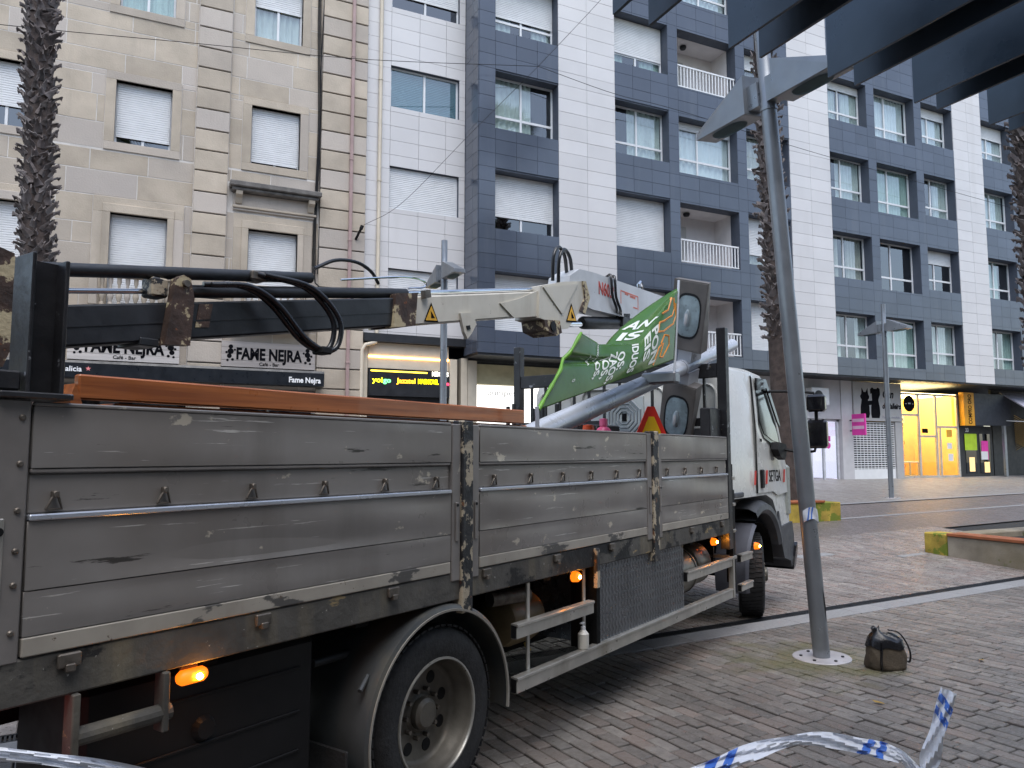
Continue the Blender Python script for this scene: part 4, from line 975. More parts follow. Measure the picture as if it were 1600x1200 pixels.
# --- wheels
def tyre_prof(r=.44,w=.25): return [(.285,0),(.30,-.008),(.36,-.012),(.405,-.006),(.425,.012),(.436,.03),(r,.05),(r,w-.05),(.436,w-.03),(.405,w),(.30,w),(.285,w-.01)]
def wheel(x,y,dual,steer=0):
    def T(mb,name,m,parent=None,smooth=False,recalc=True): return B(mb).build(name,m,parent or tk,smooth,recalc)
    def B(mb):
        if steer:
            c,s_=math.cos(steer),math.sin(steer); mb.v=[(x+(p[0]-x)*c-(p[1]-y-.12)*s_,y+.12+(p[0]-x)*s_+(p[1]-y-.12)*c,p[2]) for p in mb.v]
        return mb
    ty=T(MB().lathe(tyre_prof(),(x,y,.44),'y',48,close=True),'tyre',RUBBER,None,True)
    if dual: T(MB().lathe(tyre_prof(),(x,y+.29,.44),'y',40,close=True),'tyre',RUBBER,None,True)
    tr=MB()
    for q in range(56):
        a=2*math.pi*q/56
        for yy in (.0,.09,.17):
            c,s2=math.cos(a+yy*.3),math.sin(a+yy*.3); n=Vector((c,0,s2)); t_=Vector((-s2,0,c)); o=Vector((x,y+.045+yy*.85,.44))+n*.436
            vs=[o+t_*i*.019+Vector((0,j*.035,0))+n*k for k in (0,.010) for j in (-1,1) for i in (-1,1)]
            tr.add(vs,[(0,2,3,1),(4,5,7,6),(0,1,5,4),(2,6,7,3),(0,4,6,2),(1,3,7,5)])
    B(tr).build('tread_blocks',RUBBER,ty,recalc=False)
    d=.125 if dual else -.0
    if dual: prof=[(.290,-.004),(.283,-.010),(.276,-.004),(.270,.02),(.264,.05),(.256,.062),(.250,.10),(.240,.118),(.225,d),(.10,d+.0),(.085,d-.012),(0,d-.012)]
    else: prof=[(.290,-.004),(.283,-.010),(.276,-.002),(.268,.02),(.25,.05),(.20,.02),(.15,-.02),(.09,-.03),(0,-.03)]
    rm=T(MB().lathe(prof,(x,y,.44),'y',48),'rim',RIM,None,True)
    B(MB().lathe([(.291,-.002),(.288,-.011),(.279,-.011),(.275,-.001)],(x,y,.44),'y',48)).build('rim_lip',RIMLIP,rm,True)
    for q in range(8):
        a=q*math.pi/4+.3; rr=.205 if dual else .22; dd=.119 if dual else .03
        B(MB().lathe([(0,-.0),(.030,-.0),(.033,.004)],(x+.178*math.cos(a),y+d-.003 if dual else y-.004,.44+.178*math.sin(a)),'y',16)).build('hand_hole',BLACKP,rm)
    for q in range(10):
        a=q*math.pi/5; B(MB().lathe([(0,-.03),(.010,-.03),(.012,-.026),(.012,0)],(x+.118*math.cos(a),y+d-.001,.44+.118*math.sin(a)),'y',6)).build('wheel_nut',STEEL,rm)
    B(MB().lathe([(0,-.05),(.06,-.05),(.078,-.035),(.08,0)],(x,y+d-.01,.44),'y',24)).build('hub',RIM,rm,True)
wheel(0,.03,True); wheel(5.50,.13,False,R(20))
for x,y in ((0,2.22),(5.5,2.12)): T(MB().lathe(tyre_prof(),(x,y,.44),'y',32,close=True),'tyre',RUBBER,None,True)
T(MB().tube([(0,.3,.44),(0,2.2,.44)],.1,12),'axle',CHASS,None,True); T(MB().tube([(5.5,.3,.44),(5.5,2.2,.44)],.06,12),'axle',CHASS,None,True)
# --- rear mudguard: arched sheet with a turned lip
fa0,fa1=R(-8),R(192)
fd=T(MB().lathe([(.525,-.02),(.53,-.026),(.548,-.016),(.552,.0),(.552,.60),(.54,.60),(.54,.0)],(0,.0,.44),'y',40,fa0,fa1,close=True),'mudguard',FEND,None,True)
MB().lathe([(.520,-.018),(.520,-.030),(.531,-.032),(.531,-.018)],(0,.0,.44),'y',40,fa0,fa1,close=True).build('edge_strip',FENDLIP,fd,True)
MB().tube([(-.62,.25,.80),(-.40,.25,.80)],.02,10).tube([(-.545,.02,.70),(-.47,.05,.745)],.012,6).build('mounting_bar',FEND,fd,True)
T(MB().bbox(-.62,-.605,.02,.62,.12,.46,.004),'mud_flap',RUBBER,recalc=False)
# --- under the bed at the rear
bx=T(MB().bbox(-1.7,-.72,.12,.6,.34,.96,.02),'storage_box',BLACKP,recalc=False)
for z in (.5,.66,.84): MB().bbox(-1.62,-.8,.112,.1195,z,z+.012,.003).build('rib',BLACKP,bx,recalc=False)
MB().lathe([(0,-.02),(.035,-.02),(.05,0)],(-1.25,.12,.72),'y',16).build('lock',BLACKP,bx)
ub=T(MB().tube([(-1.78,.01,.86),(-1.46,.01,.86)],.030,12).bbox(-1.80,-1.775,-.02,.04,.78,1.0,.004).bbox(-1.50,-1.475,-.02,.04,.80,1.0,.004),'guard_bracket',SILL,recalc=False)
T(MB().bbox(-2.15,-2.05,.05,.3,.72,.86,.01),'tail_lamp',emat('tail_red',(1,.06,.01),1.2,(.5,.02,.01)),recalc=False)
# --- side marker lamps
def marker(x,z,y,big=1,oval=False):
    mk=T(MB().bbox(x-.035*big,x+.035*big,y+.018,y+.03,z-.02,z+.035*big,.003),'marker_lamp',STEEL,recalc=False)
    n=3.
    if oval: MB().tube([(x-.060,y,z),(x-.054,y,z),(x-.040,y,z),(x+.040,y,z),(x+.054,y,z),(x+.060,y,z)],[.006,.018,.027,.027,.018,.006],14).build('lens',AMBERE,mk,True)
    else: MB().lathe([(0,-.032),(.02,-.030),(.032,-.018),(.036,.02)],(x,y,z),'y',18).build('lens',AMBERE,mk,True)
    MB().lathe([(0,-.012),(.009,-.008),(.012,0),(.009,.008),(0,.012)],(x+(.012 if oval else 0),y-.030,z),'y',12).build('bulb',AMBERH,mk,True)
marker(-1.37,.955,.02,oval=True); marker(1.36,.955,.03); marker(4.02,.93,.10); marker(5.02,.80,.02,1.1)
# --- side guards
def rail(x0,x1,z0,z1):
    r=T(MB().prism([(0.0,z0),(-.012,z0+.004),(-.012,z1-.022),(-.020,z1-.016),(-.020,z1-.004),(-.012,z1),(.03,z1),(.03,z0)],'x',x0,x1),'guard_rail',ALU); MB().prism([(.002,z0+.006),(-.008,z0+.008),(-.008,z1-.018),(-.016,z1-.012),(.026,z1-.006),(.026,z0+.006)],'x',x0-.004,x0-.001).build('end_cap',BLACKP,r); return r
rail(.63,4.19,.40,.49); rail(.63,1.52,.70,.785); rail(3.11,4.19,.69,.775); rail(4.44,4.78,.70,.775); rail(4.44,4.78,.42,.49)
T(MB().bbox(4.195,4.235,-.02,.03,.40,.78,.004),'guard_post',ALU,recalc=False)
for x in (.80,1.46): T(MB().bbox(x,x+.03,.032,.045,.38,.99,.003),'guard_bracket',ALU,recalc=False)
tb_=T(MB().bbox(1.63,3.09,.020,.55,.47,1.0,.006),'tool_box',TREAD,recalc=False)
def trf(u,v):
    X=1.633+1.454*u; Z=.473+.524*v; ph=2*math.pi*(X/.047)+1.1*math.sin(2*math.pi*Z/.062)
    return (X,.014-.0055*max(0,math.cos(ph))**2,Z)
MB().grid(trf,310,60).build('tread_sheet',TREAD,tb_,True,recalc=False)
T(MB().bbox(1.575,1.625,-.004,.2,.45,1.0,.004),'box_bracket',CHASS,recalc=False); T(MB().bbox(1.54,1.58,-.03,.0,.86,1.12,.004),'box_strap',CHIPPED,recalc=False)
def tank(x0,x1,y,z,r,m,axis='x'):
    pr=[(0,x0),(r*.6,x0+.01),(r*.9,x0+.04),(r,x0+.09),(r,x1-.09),(r*.9,x1-.04),(r*.6,x1-.01),(0,x1)]
    return T(MB().lathe(pr,(0,y,z),'x',28),'air_tank',m,None,True)
t1=tank(3.14,3.70,.30,.70,.20,TANK); t2=tank(3.74,4.14,.34,.72,.20,TANK)
for x in (3.25,3.58): MB().lathe([(.201,x),(.206,x),(.206,x+.03),(.201,x+.03)],(0,.30,.70),'x',28).build('tank_strap',STEEL,t1)
wt=T(MB().lathe([(0,.90),(.10,.905),(.15,.94),(.165,1.0),(.165,1.2),(.15,1.27),(.10,1.30),(0,1.305)],(0,.36,.70),'x',24),'water_tank',mat('jerry_beige',(.20,.15,.075),.5,var=.2,vs=5),None,True)
MB().tube([(1.1,.25,.56),(1.1,.22,.51)],.014,8).build('tap',mat('brass_tap',(.45,.32,.1),.35,metal=.8),wt,True)
T(MB().tube([(.72,.25,.88),(1.02,.18,.88)],.045,14),'filter_canister',STEEL,None,True)
T(MB().box(.58,4.4,.56,.66,.42,.95),'chassis_box',CHASS); T(MB().bbox(.7,2.6,1.9,2.42,.30,.98,.06),'far_light_block',CHASS,recalc=False); T(MB().bbox(2.7,4.2,1.9,2.42,.30,.98,.03),'front_light_block',CHASS,recalc=False); T(MB().bbox(.75,4.3,.9,1.6,.24,.70,.05),'centre_light_block',CHASS,recalc=False)  # the three bevelled boxes are dark masses added to block light under the bed
T(MB().tube([(4.36,.06,.52),(4.36,.06,1.40)],.045,14),'exhaust_stack',BLACKP,None,True)
sp2=T(MB().box(4.262,4.29,.0,.04,.6,1.65).box(4.262,4.29,.2,.24,.6,1.65),'step_ladder',BLACKP)
for z in (.75,1.0,1.25,1.5): MB().bbox(4.262,4.33,-.01,.25,z,z+.03,.003).build('rung',ALU,sp2,recalc=False)
# --- cab
CY0,CY1=.07,2.43
sidep=[(4.46,1.30),(4.455,2.50),(4.50,2.60),(4.60,2.655),(5.30,2.685),(5.72,2.66),(5.88,2.58),(6.18,2.05),(6.38,1.62),(6.44,1.40),(6.45,.92),(5.98,.92),(5.94,1.10),(5.78,1.24),(5.55,1.30)]
def cab(ins,ztop):
    b=MB(); n=len(sidep)
    def sect(y,k): 
        return [(x+(0.02*k if x<4.7 else (-.03*k if x>5.8 else 0)),y,z-(.05*k if z>2.45 else 0)) for x,z in sidep]
    lays=[sect(CY0+.06,1),sect(CY0,.25),sect(CY0+.0,.0)]
    ys=[(CY0+.07,1.0),(CY0+.02,.4),(CY0,0),(CY1,0),(CY1-.02,.4),(CY1-.07,1.0)]
    L=[]
    for y,k in ((CY0,1.2),(CY0+.025,.5),(CY0+.09,0),(CY1-.09,0),(CY1-.025,.5),(CY1,1.2)): L.append(sect(y,k))
    # upper body leans inwards a little
    for lay in L:
        for p in lay: b.v.append((p[0],p[1]+(.07*max(0,(p[2]-1.85))/.8 if p[1]<1.2 else -.07*max(0,(p[2]-1.85))/.8),p[2]))
    for k in range(len(L)-1):
        for i in range(n): b.f.append([k*n+i,k*n+(i+1)%n,(k+1)*n+(i+1)%n,(k+1)*n+i])
    b.f.append(list(range(n))[::-1]); b.f.append([(len(L)-1)*n+i for i in range(n)])
    return b
cb_=T(cab(0,0),'cab',CABW,None,True)
def cy(z): return CY0+.07*max(0,z-1.85)/.8      # near cab side at height z
def plate(poly,off,th,name,m,parent):           # thin shaped plate lying on the near cab side
    b=MB(); n=len(poly)
    b.add([(x,cy(z)-off,z) for x,z in poly]+[(x,cy(z)-off+th,z) for x,z in poly],[list(range(n)),list(range(2*n-1,n-1,-1))]+[(i,i+n,(i+1)%n+n,(i+1)%n) for i in range(n)])
    return b.build(name,m,parent)
door=plate([(5.24,1.33),(5.28,2.0),(5.31,2.58),(5.66,2.60),(5.80,2.53),(6.12,1.96),(6.30,1.60),(6.33,1.30),(5.95,1.28),(5.78,1.33)],.012,.02,'door',CABW,cb_)
plate([(5.218,1.33),(5.258,2.0),(5.288,2.60),(5.312,2.585),(5.282,2.0),(5.242,1.33)],.014,.012,'door_seal',BLACKP,cb_)
plate([(5.37,2.07),(5.40,2.53),(5.64,2.545),(5.76,2.48),(6.05,1.97),(6.08,1.83),(5.80,1.86),(5.50,1.93)],.016,.006,'window_frame',BLACKG,cb_)
plate([(5.41,2.10),(5.435,2.42),(5.66,2.44),(5.74,2.40),(6.0,1.97),(6.02,1.88),(5.80,1.90),(5.52,1.97)],.022,.004,'window_glass',mat('cab_glass',(.04,.05,.05),.03,var=.1,coat=1),cb_)
plate([(5.36,2.44),(5.37,2.58),(5.72,2.59),(6.02,2.16),(6.06,2.06),(5.97,2.12),(5.70,2.49)],.05,.02,'wind_deflector',BLACKG,cb_)
MB().bbox(5.33,5.42,CY0-.035,CY0-.002,1.38,1.58,.01).build('door_handle',BLACKP,cb_,recalc=False)
for x in (5.10,5.50,6.16): plate([(x,1.42),(x+.03,1.57),(x+.075,1.57),(x+.045,1.42)],.022,.006,'reflector',RED,cb_)
text('SETGA','lettering',INK,cb_,(5.64,CY0-.013,1.44),(1,0,0),(0,0,1),.13,width=.44,depth=.0008)
text('240','lettering',INK,cb_,(5.33,CY0-.016,1.88),(1,0,0),(0,0,1),.035,depth=.002)
# pressed ribs on the cab's back wall
def rrect(cy_,cz,w_,h_,r_,n=6):
    out=[]
    for sx,sz,a0 in ((1,1,0),(-1,1,90),(-1,-1,180),(1,-1,270)):
        for q in range(n+1): a=R(a0+90*q/n); out.append((4.452,cy_+sx*(w_/2-r_)+r_*math.cos(a),cz+sz*(h_/2-r_)+r_*math.sin(a)))
    return out+out[:1]
for yy in (.42,.98,1.54,2.1):
    for zz,hh_ in ((2.18,.55),(1.62,.36)): MB().tube(rrect(yy,zz,.42,hh_,.1),.014,6,False).build('pressed_rib',CABW,cb_,True)
MB().bbox(4.52,4.8,CY0-.01,CY0+.02,1.31,1.36,.01).build('side_trim',GREYPL,cb_,recalc=False)
MB().bbox(5.72,5.86,.3,.55,2.64,2.70,.02).build('roof_marker',BLACKP,cb_,recalc=False)
MB().bbox(6.44,6.50,CY0+.05,CY1-.05,.95,1.55,.02).build('grille',GREYPL,cb_,recalc=False)
MB().bbox(6.30,6.47,CY0-.015,CY0+.1,1.02,1.62,.03).build('corner_deflector',mat('deflector',(.34,.36,.33),.3,var=.1),cb_,recalc=False)
ws_=MB().add([(5.93,.3,2.53),(5.93,2.2,2.53),(6.40,2.25,1.65),(6.40,.25,1.65)],[(0,1,2,3)]); 
for i in range(4): pass
ws_.build('windscreen',BLACKG,cb_,solid=.03)
# mirrors on the near side
mr=MB().tube([(5.80,.12,2.46),(6.0,-.16,2.46),(6.08,-.34,2.44),(6.08,-.36,2.36)],.016,8).build('mirror_arm',BLACKP,cb_,True)
MB().tube([(5.95,.08,1.82),(6.05,-.20,1.76),(6.08,-.33,1.78),(6.08,-.36,1.9)],.016,8).tube([(6.08,-.36,2.10),(6.08,-.36,2.28)],.02,8).build('mirror_arm',BLACKP,cb_,True)
for z0,z1,w_ in ((1.81,2.13,.22),(2.22,2.42,.20)): MB().bbox(6.0,6.12,-.37-w_/2,-.37+w_/2,z0,z1,.028).build('mirror',BLACKG,cb_,recalc=False)
MB().prism([(5.70,1.80),(5.74,1.88),(6.02,1.86),(6.06,1.80),(5.98,1.68),(5.80,1.72)],'y',CY0-.10,CY0-.02).build('mirror_foot',BLACKP,cb_)
# front wheel arch and bumper
arch=MB().lathe([(.56,-.02),(.60,-.05),(.66,-.04),(.70,.03),(.70,.20),(.57,.20)],(5.40,.08,.55),'y',26,R(18),R(118),close=True)
T(arch,'wheel_arch',GREYPL,None,True)
T(MB().lathe([(.54,-.03),(.575,-.05),(.60,-.02),(.60,.30),(.55,.30)],(5.42,.10,.50),'y',24,R(120),R(196),close=True),'mudguard',mat('guard_lilac',(.11,.115,.14),.45,var=.15),None,True)
T(MB().lathe([(.545,0),(.55,.0),(.55,.5),(.545,.5)],(5.44,.14,.46),'y',30,R(5),R(175),close=True),'wheel_liner',CHASS,None,True)
T(MB().prism([(5.93,1.10),(6.02,.92),(6.45,.95),(6.50,.80),(6.52,.60),(6.46,.45),(6.38,.40),(6.35,.50),(6.10,.56),(5.98,.78),(5.90,.98)],'y',.045,2.45),'bumper',GREYPL)
T(MB().prism([(6.36,.40),(6.46,.44),(6.54,.58),(6.55,.70),(6.49,.66),(6.44,.54)],'y',.02,.4),'bumper_lip',BLACKG)
# --- loader crane, mounted at the tail and folded forward along the bed
CYc=1.25
def beam(p0,p1,h0,h1,w_,name,m,parent=None,bv=.01):
    (x0,z0),(x1,z1)=p0,p1; d=Vector((x1-x0,0,z1-z0)).normalized(); n=Vector((-d.z,0,d.x))
    b=MB(); a=Vector((x0,0,z0)); c=Vector((x1,0,z1)); vs=[]
    for o,h in ((a,h0),(c,h1)):
        for sy,sn in ((-1,-1),(1,-1),(1,1),(-1,1)):
            hh=h/2
            for e in ((0,1),(1,0)):
                vs.append(o+n*sn*(hh-(bv if e[0] else 0))+Vector((0,CYc+sy*(w_/2-(bv if e[1] else 0)),0)))
    order=[0,2,3,5,4,6,7,1]
    # ring of eight points per end, chamfered corners
    def ring(k): 
        base=k*8; return [base+1,base+0,base+2,base+3,base+5,base+4,base+6,base+7]
    r0,r1=ring(0),ring(1)
    fs=[r0[::-1],r1]+[[r0[i],r0[(i+1)%8],r1[(i+1)%8],r1[i]] for i in range(8)]
    b.add(vs,fs); return b.build(name,m,parent or tk)
T(MB().bbox(-2.62,-2.28,CYc-.3,CYc+.3,.97,1.5,.02).bbox(-2.55,-2.32,CYc-.16,CYc+.16,1.5,2.42,.02),'crane_column',RUST,recalc=False)
T(MB().prism([(-2.62,2.1),(-1.62,2.12),(-1.56,2.3),(-1.60,2.62),(-1.75,2.66),(-2.5,2.4)],'y',CYc-.15,CYc+.15),'crane_shoulder',RUST)
b1=beam((-1.9,2.24),(.90,2.752),.195,.195,.20,'main_boom',CRB)
MB().prism([(-1.55,2.295),(.85,2.734),(.85,2.744),(-1.55,2.305)],'y',CYc-.104,CYc-.098).build('boom_rib',CRB,b1)
b2=beam((.86,2.745),(2.62,3.085),.205,.215,.19,'inner_boom',CRW)
MB().prism([(.78,2.62),(1.0,2.66),(1.02,2.90),(.80,2.86)],'y',CYc-.125,CYc+.125).build('boom_collar',RUST,b2)
MB().prism([(1.52,2.83),(1.68,2.86),(1.72,2.77),(1.66,2.69),(1.61,2.64),(1.57,2.69)],'y',CYc-.115,CYc-.085).build('lifting_lug',CRW,b2)
MB().prism([(1.585,2.74),(1.63,2.75),(1.64,2.72),(1.60,2.71)],'y',CYc-.122,CYc-.1155).build('lug_hole',BLACKP,b2)
MB().prism([(1.08,2.93),(1.14,2.945),(1.15,2.89),(1.09,2.87)],'y',CYc-.14,CYc-.096).build('eyelet',STEEL,b2)
MB().prism([(2.05,2.995),(2.3,3.07),(2.62,3.20),(2.62,2.97),(2.25,2.90)],'y',CYc-.108,CYc-.0955).build('cheek_plate',CRW,b2)
def tri(x,z,s_,y,parent):
    tr2=MB().prism([(x-s_*.5,z),(x+s_*.5,z+s_*.1),(x-.02*s_,z+s_*.95)],'y',y-.003,y).build('warning_sticker',INK,parent)
    MB().prism([(x-s_*.40,z+s_*.08),(x+s_*.40,z+s_*.16),(x-.02*s_,z+s_*.80)],'y',y-.0045,y-.003).build('sticker_face',YELL,tr2)
    MB().prism([(x-.03*s_,z+s_*.22),(x+.22*s_,z+s_*.26),(x+.0*s_,z+s_*.5),(x-.06*s_,z+s_*.55)],'y',y-.006,y-.0045).build('pictogram',INK,tr2)
tri(1.20,2.71,.16,CYc-.096,b2)
kn=T(MB().prism([(2.60,2.95),(2.86,2.94),(2.98,2.90),(3.10,2.92),(3.34,3.14),(3.42,3.30),(3.36,3.42),(3.05,3.36),(2.62,3.24)],'y',CYc-.13,CYc+.13),'knuckle',CRW)
MB().prism([(2.66,3.235),(3.28,3.385),(2.98,3.04)],'y',CYc-.142,CYc-.131).build('knuckle_web',CRW,kn)
MB().prism([(2.66,2.94),(2.92,2.97),(2.96,2.86),(2.86,2.82),(2.68,2.85)],'y',CYc-.15,CYc+.1).build('pivot_block',RUST,kn)
MB().prism([(3.30,3.12),(3.40,3.26),(3.36,3.42),(3.42,3.43),(3.50,3.28),(3.40,3.10)],'y',CYc-.145,CYc-.131).build('edge_plate',RUST,kn)
MB().tube([(2.8,CYc-.16,2.9),(2.8,CYc+.14,2.9)],.045,14).build('pivot_pin',BLACKP,kn,True)
tri(3.16,2.98,.20,CYc-.132,kn)
b3=T(MB().prism([(3.10,3.22),(3.16,3.44),(3.34,3.54),(3.62,3.56),(5.35,3.60),(5.45,3.50),(5.35,3.24),(4.6,3.22),(3.60,3.18)],'y',CYc-.12,CYc+.12),'outer_boom',mat('crane_grey_white',(.50,.52,.55),.4,var=.1,vs=4,chips=(((.12,.10,.09),.70,12,(1,1,1)),)))
text('N60.2','lettering',MC['red_dull'],b3,(3.72,CYc-.1215,3.36),(1,0,.02),(0,0,1),.13,width=.33,bold=.02,depth=.002)
WORN=mat('worn_red',(.55,.16,.12),.6,var=.3,vs=30)
for x0,x1,z0,z1 in ((4.20,4.62,3.47,3.485),(4.20,4.215,3.34,3.47),(4.61,4.625,3.33,3.48),(4.30,4.38,3.45,3.468),(4.42,4.55,3.44,3.465),(4.50,4.60,3.335,3.35)): MB().box(x0,x1,CYc-.1215,CYc-.1203,z0,z1).build('worn_decal',WORN,b3)
MB().lathe([(.012,0),(.05,0)],(4.85,CYc-.04,3.64),'y',14).tube([(4.80,CYc-.04,3.60),(4.80,CYc-.04,3.66),(4.85,CYc-.04,3.70),(4.90,CYc-.04,3.66),(4.90,CYc-.04,3.60)],.018,8).build('shackle',CHROME,b3,recalc=False)
T(MB().tube([(2.95,CYc-.03,2.945),(3.62,CYc-.03,3.05)],.030,14),'piston_rod',CHROME,None,True)
T(MB().tube([(3.52,CYc-.03,3.045),(3.56,CYc-.03,3.05),(4.8,CYc-.03,3.215)],[.05,.066,.066],18),'cylinder',CRB,None,True)
T(MB().prism([(4.25,3.1),(4.4,3.12),(4.42,3.26),(4.27,3.24)],'y',CYc-.12,CYc+.05),'cylinder_clamp',CRB)
T(MB().tube([(-1.9,CYc-.06,2.52),(.10,CYc-.06,2.845)],.034,16),'cylinder',CRB,None,True)
T(MB().bbox(-.36,-.26,CYc-.11,CYc-.01,2.745,2.80,.008),'cylinder_clamp',STEEL,recalc=False)
T(MB().tube([(-1.9,CYc-.03,2.42),(-.86,CYc-.03,2.595)],.014,12),'piston_rod',CHROME,None,True)
T(MB().tube([(-.80,CYc-.04,2.605),(.10,CYc-.04,2.755),(.98,CYc-.04,2.90)],.036,16),'cylinder',CRB,None,True)
T(MB().tube([(.98,CYc-.04,2.90),(3.22,CYc-.04,3.335)],.020,14),'piston_rod',CHROME,None,True)
T(MB().tube([(3.16,CYc-.04,3.32),(3.26,CYc-.04,3.345)],.045,14),'rod_eye',RUST,None,True)
bk=T(MB().prism([(-.90,2.30),(-.76,2.31),(-.745,2.56),(-.77,2.66),(-.81,2.675),(-.85,2.65),(-.87,2.50)],'y',CYc-.16,CYc-.105),'cylinder_bracket',RUST)
MB().bbox(-.95,-.86,CYc-.11,CYc+.0,2.55,2.65,.01).build('bracket_block',CHIPPED,bk,recalc=False)
MB().bbox(-1.0,-.9,CYc-.11,CYc+.11,2.29,2.33,.005).build('bracket_foot',CRB,bk,recalc=False)
MB().lathe([(0,-.02),(.018,-.02),(.02,0)],(-.80,CYc-.16,2.63),'y',12).build('bracket_pin',STEEL,bk)
MB().prism([(-.70,2.42),(-.62,2.43),(-.60,2.56),(-.68,2.55)],'y',CYc-.104,CYc-.1005).build('worn_patch',RUST,b1)
def bez(p,n=26):
    # Catmull-Rom through the points
    p=[Vector(q) for q in p]; p=[p[0]*2-p[1]]+p+[p[-1]*2-p[-2]]; out=[]
    for i in range(1,len(p)-2):
        for k in range(n//(len(p)-3)+1):
            t=k/(n//(len(p)-3)+1); a,b_,c,d=p[i-1:i+3]
            out.append(.5*((2*b_)+(c-a)*t+(2*a-5*b_+4*c-d)*t*t+(3*b_-a-3*c+d)*t**3))
    return out+[p[-2]]
for dy,dx in ((0,0),(-.03,.03)):
    T(MB().tube(bez([(-.32+dx,CYc-.10+dy,2.78),(-.05+dx,CYc-.19+dy,2.74),(.14+dx,CYc-.22+dy,2.58),(.14+dx,CYc-.22+dy,2.42),(.05+dx,CYc-.21+dy,2.37),(-.10+dx,CYc-.2+dy,2.43),(-.28+dx,CYc-.18+dy,2.60),(-.45+dx,CYc-.15+dy,2.68),(-.66+dx,CYc-.1+dy,2.66)],40),.0165,10),'hose',HOSE,None,True)
T(MB().bbox(.02,.10,CYc-.28,CYc-.18,2.345,2.39,.008),'hose_clamp',BLACKP,recalc=False)
for dx in (0,.10): T(MB().tube(bez([(2.96+dx,CYc-.05,3.36),(2.93+dx,CYc-.08,3.58),(3.02+dx,CYc-.08,3.69),(3.16+dx,CYc-.06,3.64),(3.30+dx,CYc,3.50)],24),.018,10),'hose',HOSE,None,True)
for dx in (0,.08): T(MB().tube(bez([(4.02+dx,CYc-.05,3.60),(3.93+dx,CYc-.15,3.58),(3.94+dx,CYc-.16,3.38),(4.05+dx,CYc-.15,3.26),(4.2+dx,CYc-.08,3.20)],24),.015,8),'hose',HOSE,None,True)
T(MB().tube(bez([(.1,CYc-.1,2.90),(.25,CYc-.12,2.98),(.45,CYc-.1,3.01),(.6,CYc-.08,2.98),(.7,CYc-.05,2.92)],20),.012,8),'hose',HOSE,None,True)
T(MB().tube(bez([(.35,CYc-.06,2.88),(.9,CYc-.08,3.0),(1.15,CYc-.06,3.02),(1.17,CYc-.05,2.98),(1.0,CYc-.05,2.94)],20),.008,8),'pipe',CHROME,None,True)

# ================================================================ the load
BENCH=mat('varnished_wood',(.25,.070,.020),.35,col2=(.46,.145,.040),vs=6,rot=-TA,aniso=(.25,3,7),coat=.25)
def on_truck(name,label,cat,base,group=None): return thing(name,label,cat,tuple(TR(base)),TA,org=base,group=group)
bn=on_truck('wooden_bench','long varnished wooden bench lying in the truck bed','bench',(-1.7,.35,1.147))
MB().bbox(-1.69,1.14,.28,.32,1.945,2.035,.006).build('slat',BENCH,bn,recalc=False)
MB().bbox(-1.55,1.20,.30,.42,1.905,1.938,.006).build('slat',BENCH,bn,recalc=False)
MB().bbox(-1.55,1.20,.43,.55,1.905,1.938,.006).build('slat',BENCH,bn,recalc=False)
for x in (-1.45,.35): MB().prism([(x-.14,1.147),(x-.06,1.147),(x+.10,1.903),(x-.02,1.903)],'y',.31,.54).build('leg',CHASS,bn)
MB().prism([(-1.72,1.94),(-1.66,1.80),(-1.63,1.80),(-1.70,2.0)],'y',.28,.44).build('end_bracket',BENCH,bn)
# removed street lamp lying across the load
L0=Vector((-.55,.77,1.22)); L1=Vector((5.0,.215,2.912))
ax=(L1-L0).normalized(); LL=(L1-L0).length
fl=thing('removed_street_lamp','dismantled silver street lamp propped across the truck bed against the headboard','street lamp',tuple(TR(L0)))
upv=(Vector((0,0,1))-ax*ax.z).normalized(); upv=(Matrix.Rotation(R(17),3,ax)@upv); xv=upv.cross(ax)
M3=Matrix((xv,upv,ax)).transposed()
fl.rotation_mode='XYZ'; fl.rotation_euler=(Matrix.Rotation(TA,3,'Z')@M3).to_euler()
lamp_parts(fl,h=LL-1.17,top=1.17,pole=GALVL,head=LAMPBROWN,plate=False,r0=.086,r1=.066,lensbright=True,W=.175,zi=.17,LW=1.35,lens=LENSC)
# green lamp-post banner
GREEN=mat('banner_green',(.046,.132,.015),.20,var=.12,vs=2,bump=.12,bs=9); GREENL=mat('banner_edge_green',(.13,.33,.02),.4,var=.12,vs=4)
BW=mat('banner_white',(.72,.76,.70),.4); BO=mat('banner_orange',(.68,.24,.015),.4)
BX=(1.36,2.05); 
def sst(t): t=max(0,min(1,t)); return t*t*(3-2*t)
def ban(u,v):
    # bottom edge, fold line and top edge of the crumpled sheet, in truck coordinates
    bot=Vector((1.08+2.10*u,.13-.03*u,2.03+.53*u))
    tl=Vector((1.65,.14,2.60)); m1=Vector((2.02,.20,2.57)); m2=Vector((2.60,.15,2.64)); tr3=Vector((3.28,.09,3.21))
    if u<.33: s=u/.33; fold=tl.lerp(m1,s)
    elif u<.60: s=(u-.33)/.27; fold=m1.lerp(m2,s)
    else: s=(u-.60)/.40; fold=m2.lerp(tr3,s**1.15)
    lap=math.sin(math.pi*max(0,min(1,(u-.30)/.70)))**.8 if u>.30 else 0
    vf=1-.34*lap
    top=fold+Vector((.02*lap,.34*lap,-.005*lap))
    bul=Vector((0,-.03*math.sin(math.pi*u)*math.sin(math.pi*min(1,v/vf)),0))
    if v<=vf:
        t=v/vf; p=bot.lerp(fold,t)+bul
        cre=math.exp(-((t-.62)/.06)**2)*(1-sst((u-.25)/.3)); p+=Vector((0,.035*cre,0))
        return p
    t=(v-vf)/(1-vf+1e-6); q=fold.lerp(top,t); return q+Vector((0,0,-.02*math.sin(math.pi*t)))
bnr=on_truck('lamp_post_banner','crumpled green banner with white lettering and orange logo held on the removed lamp','banner',(2.1,.12,2.03))
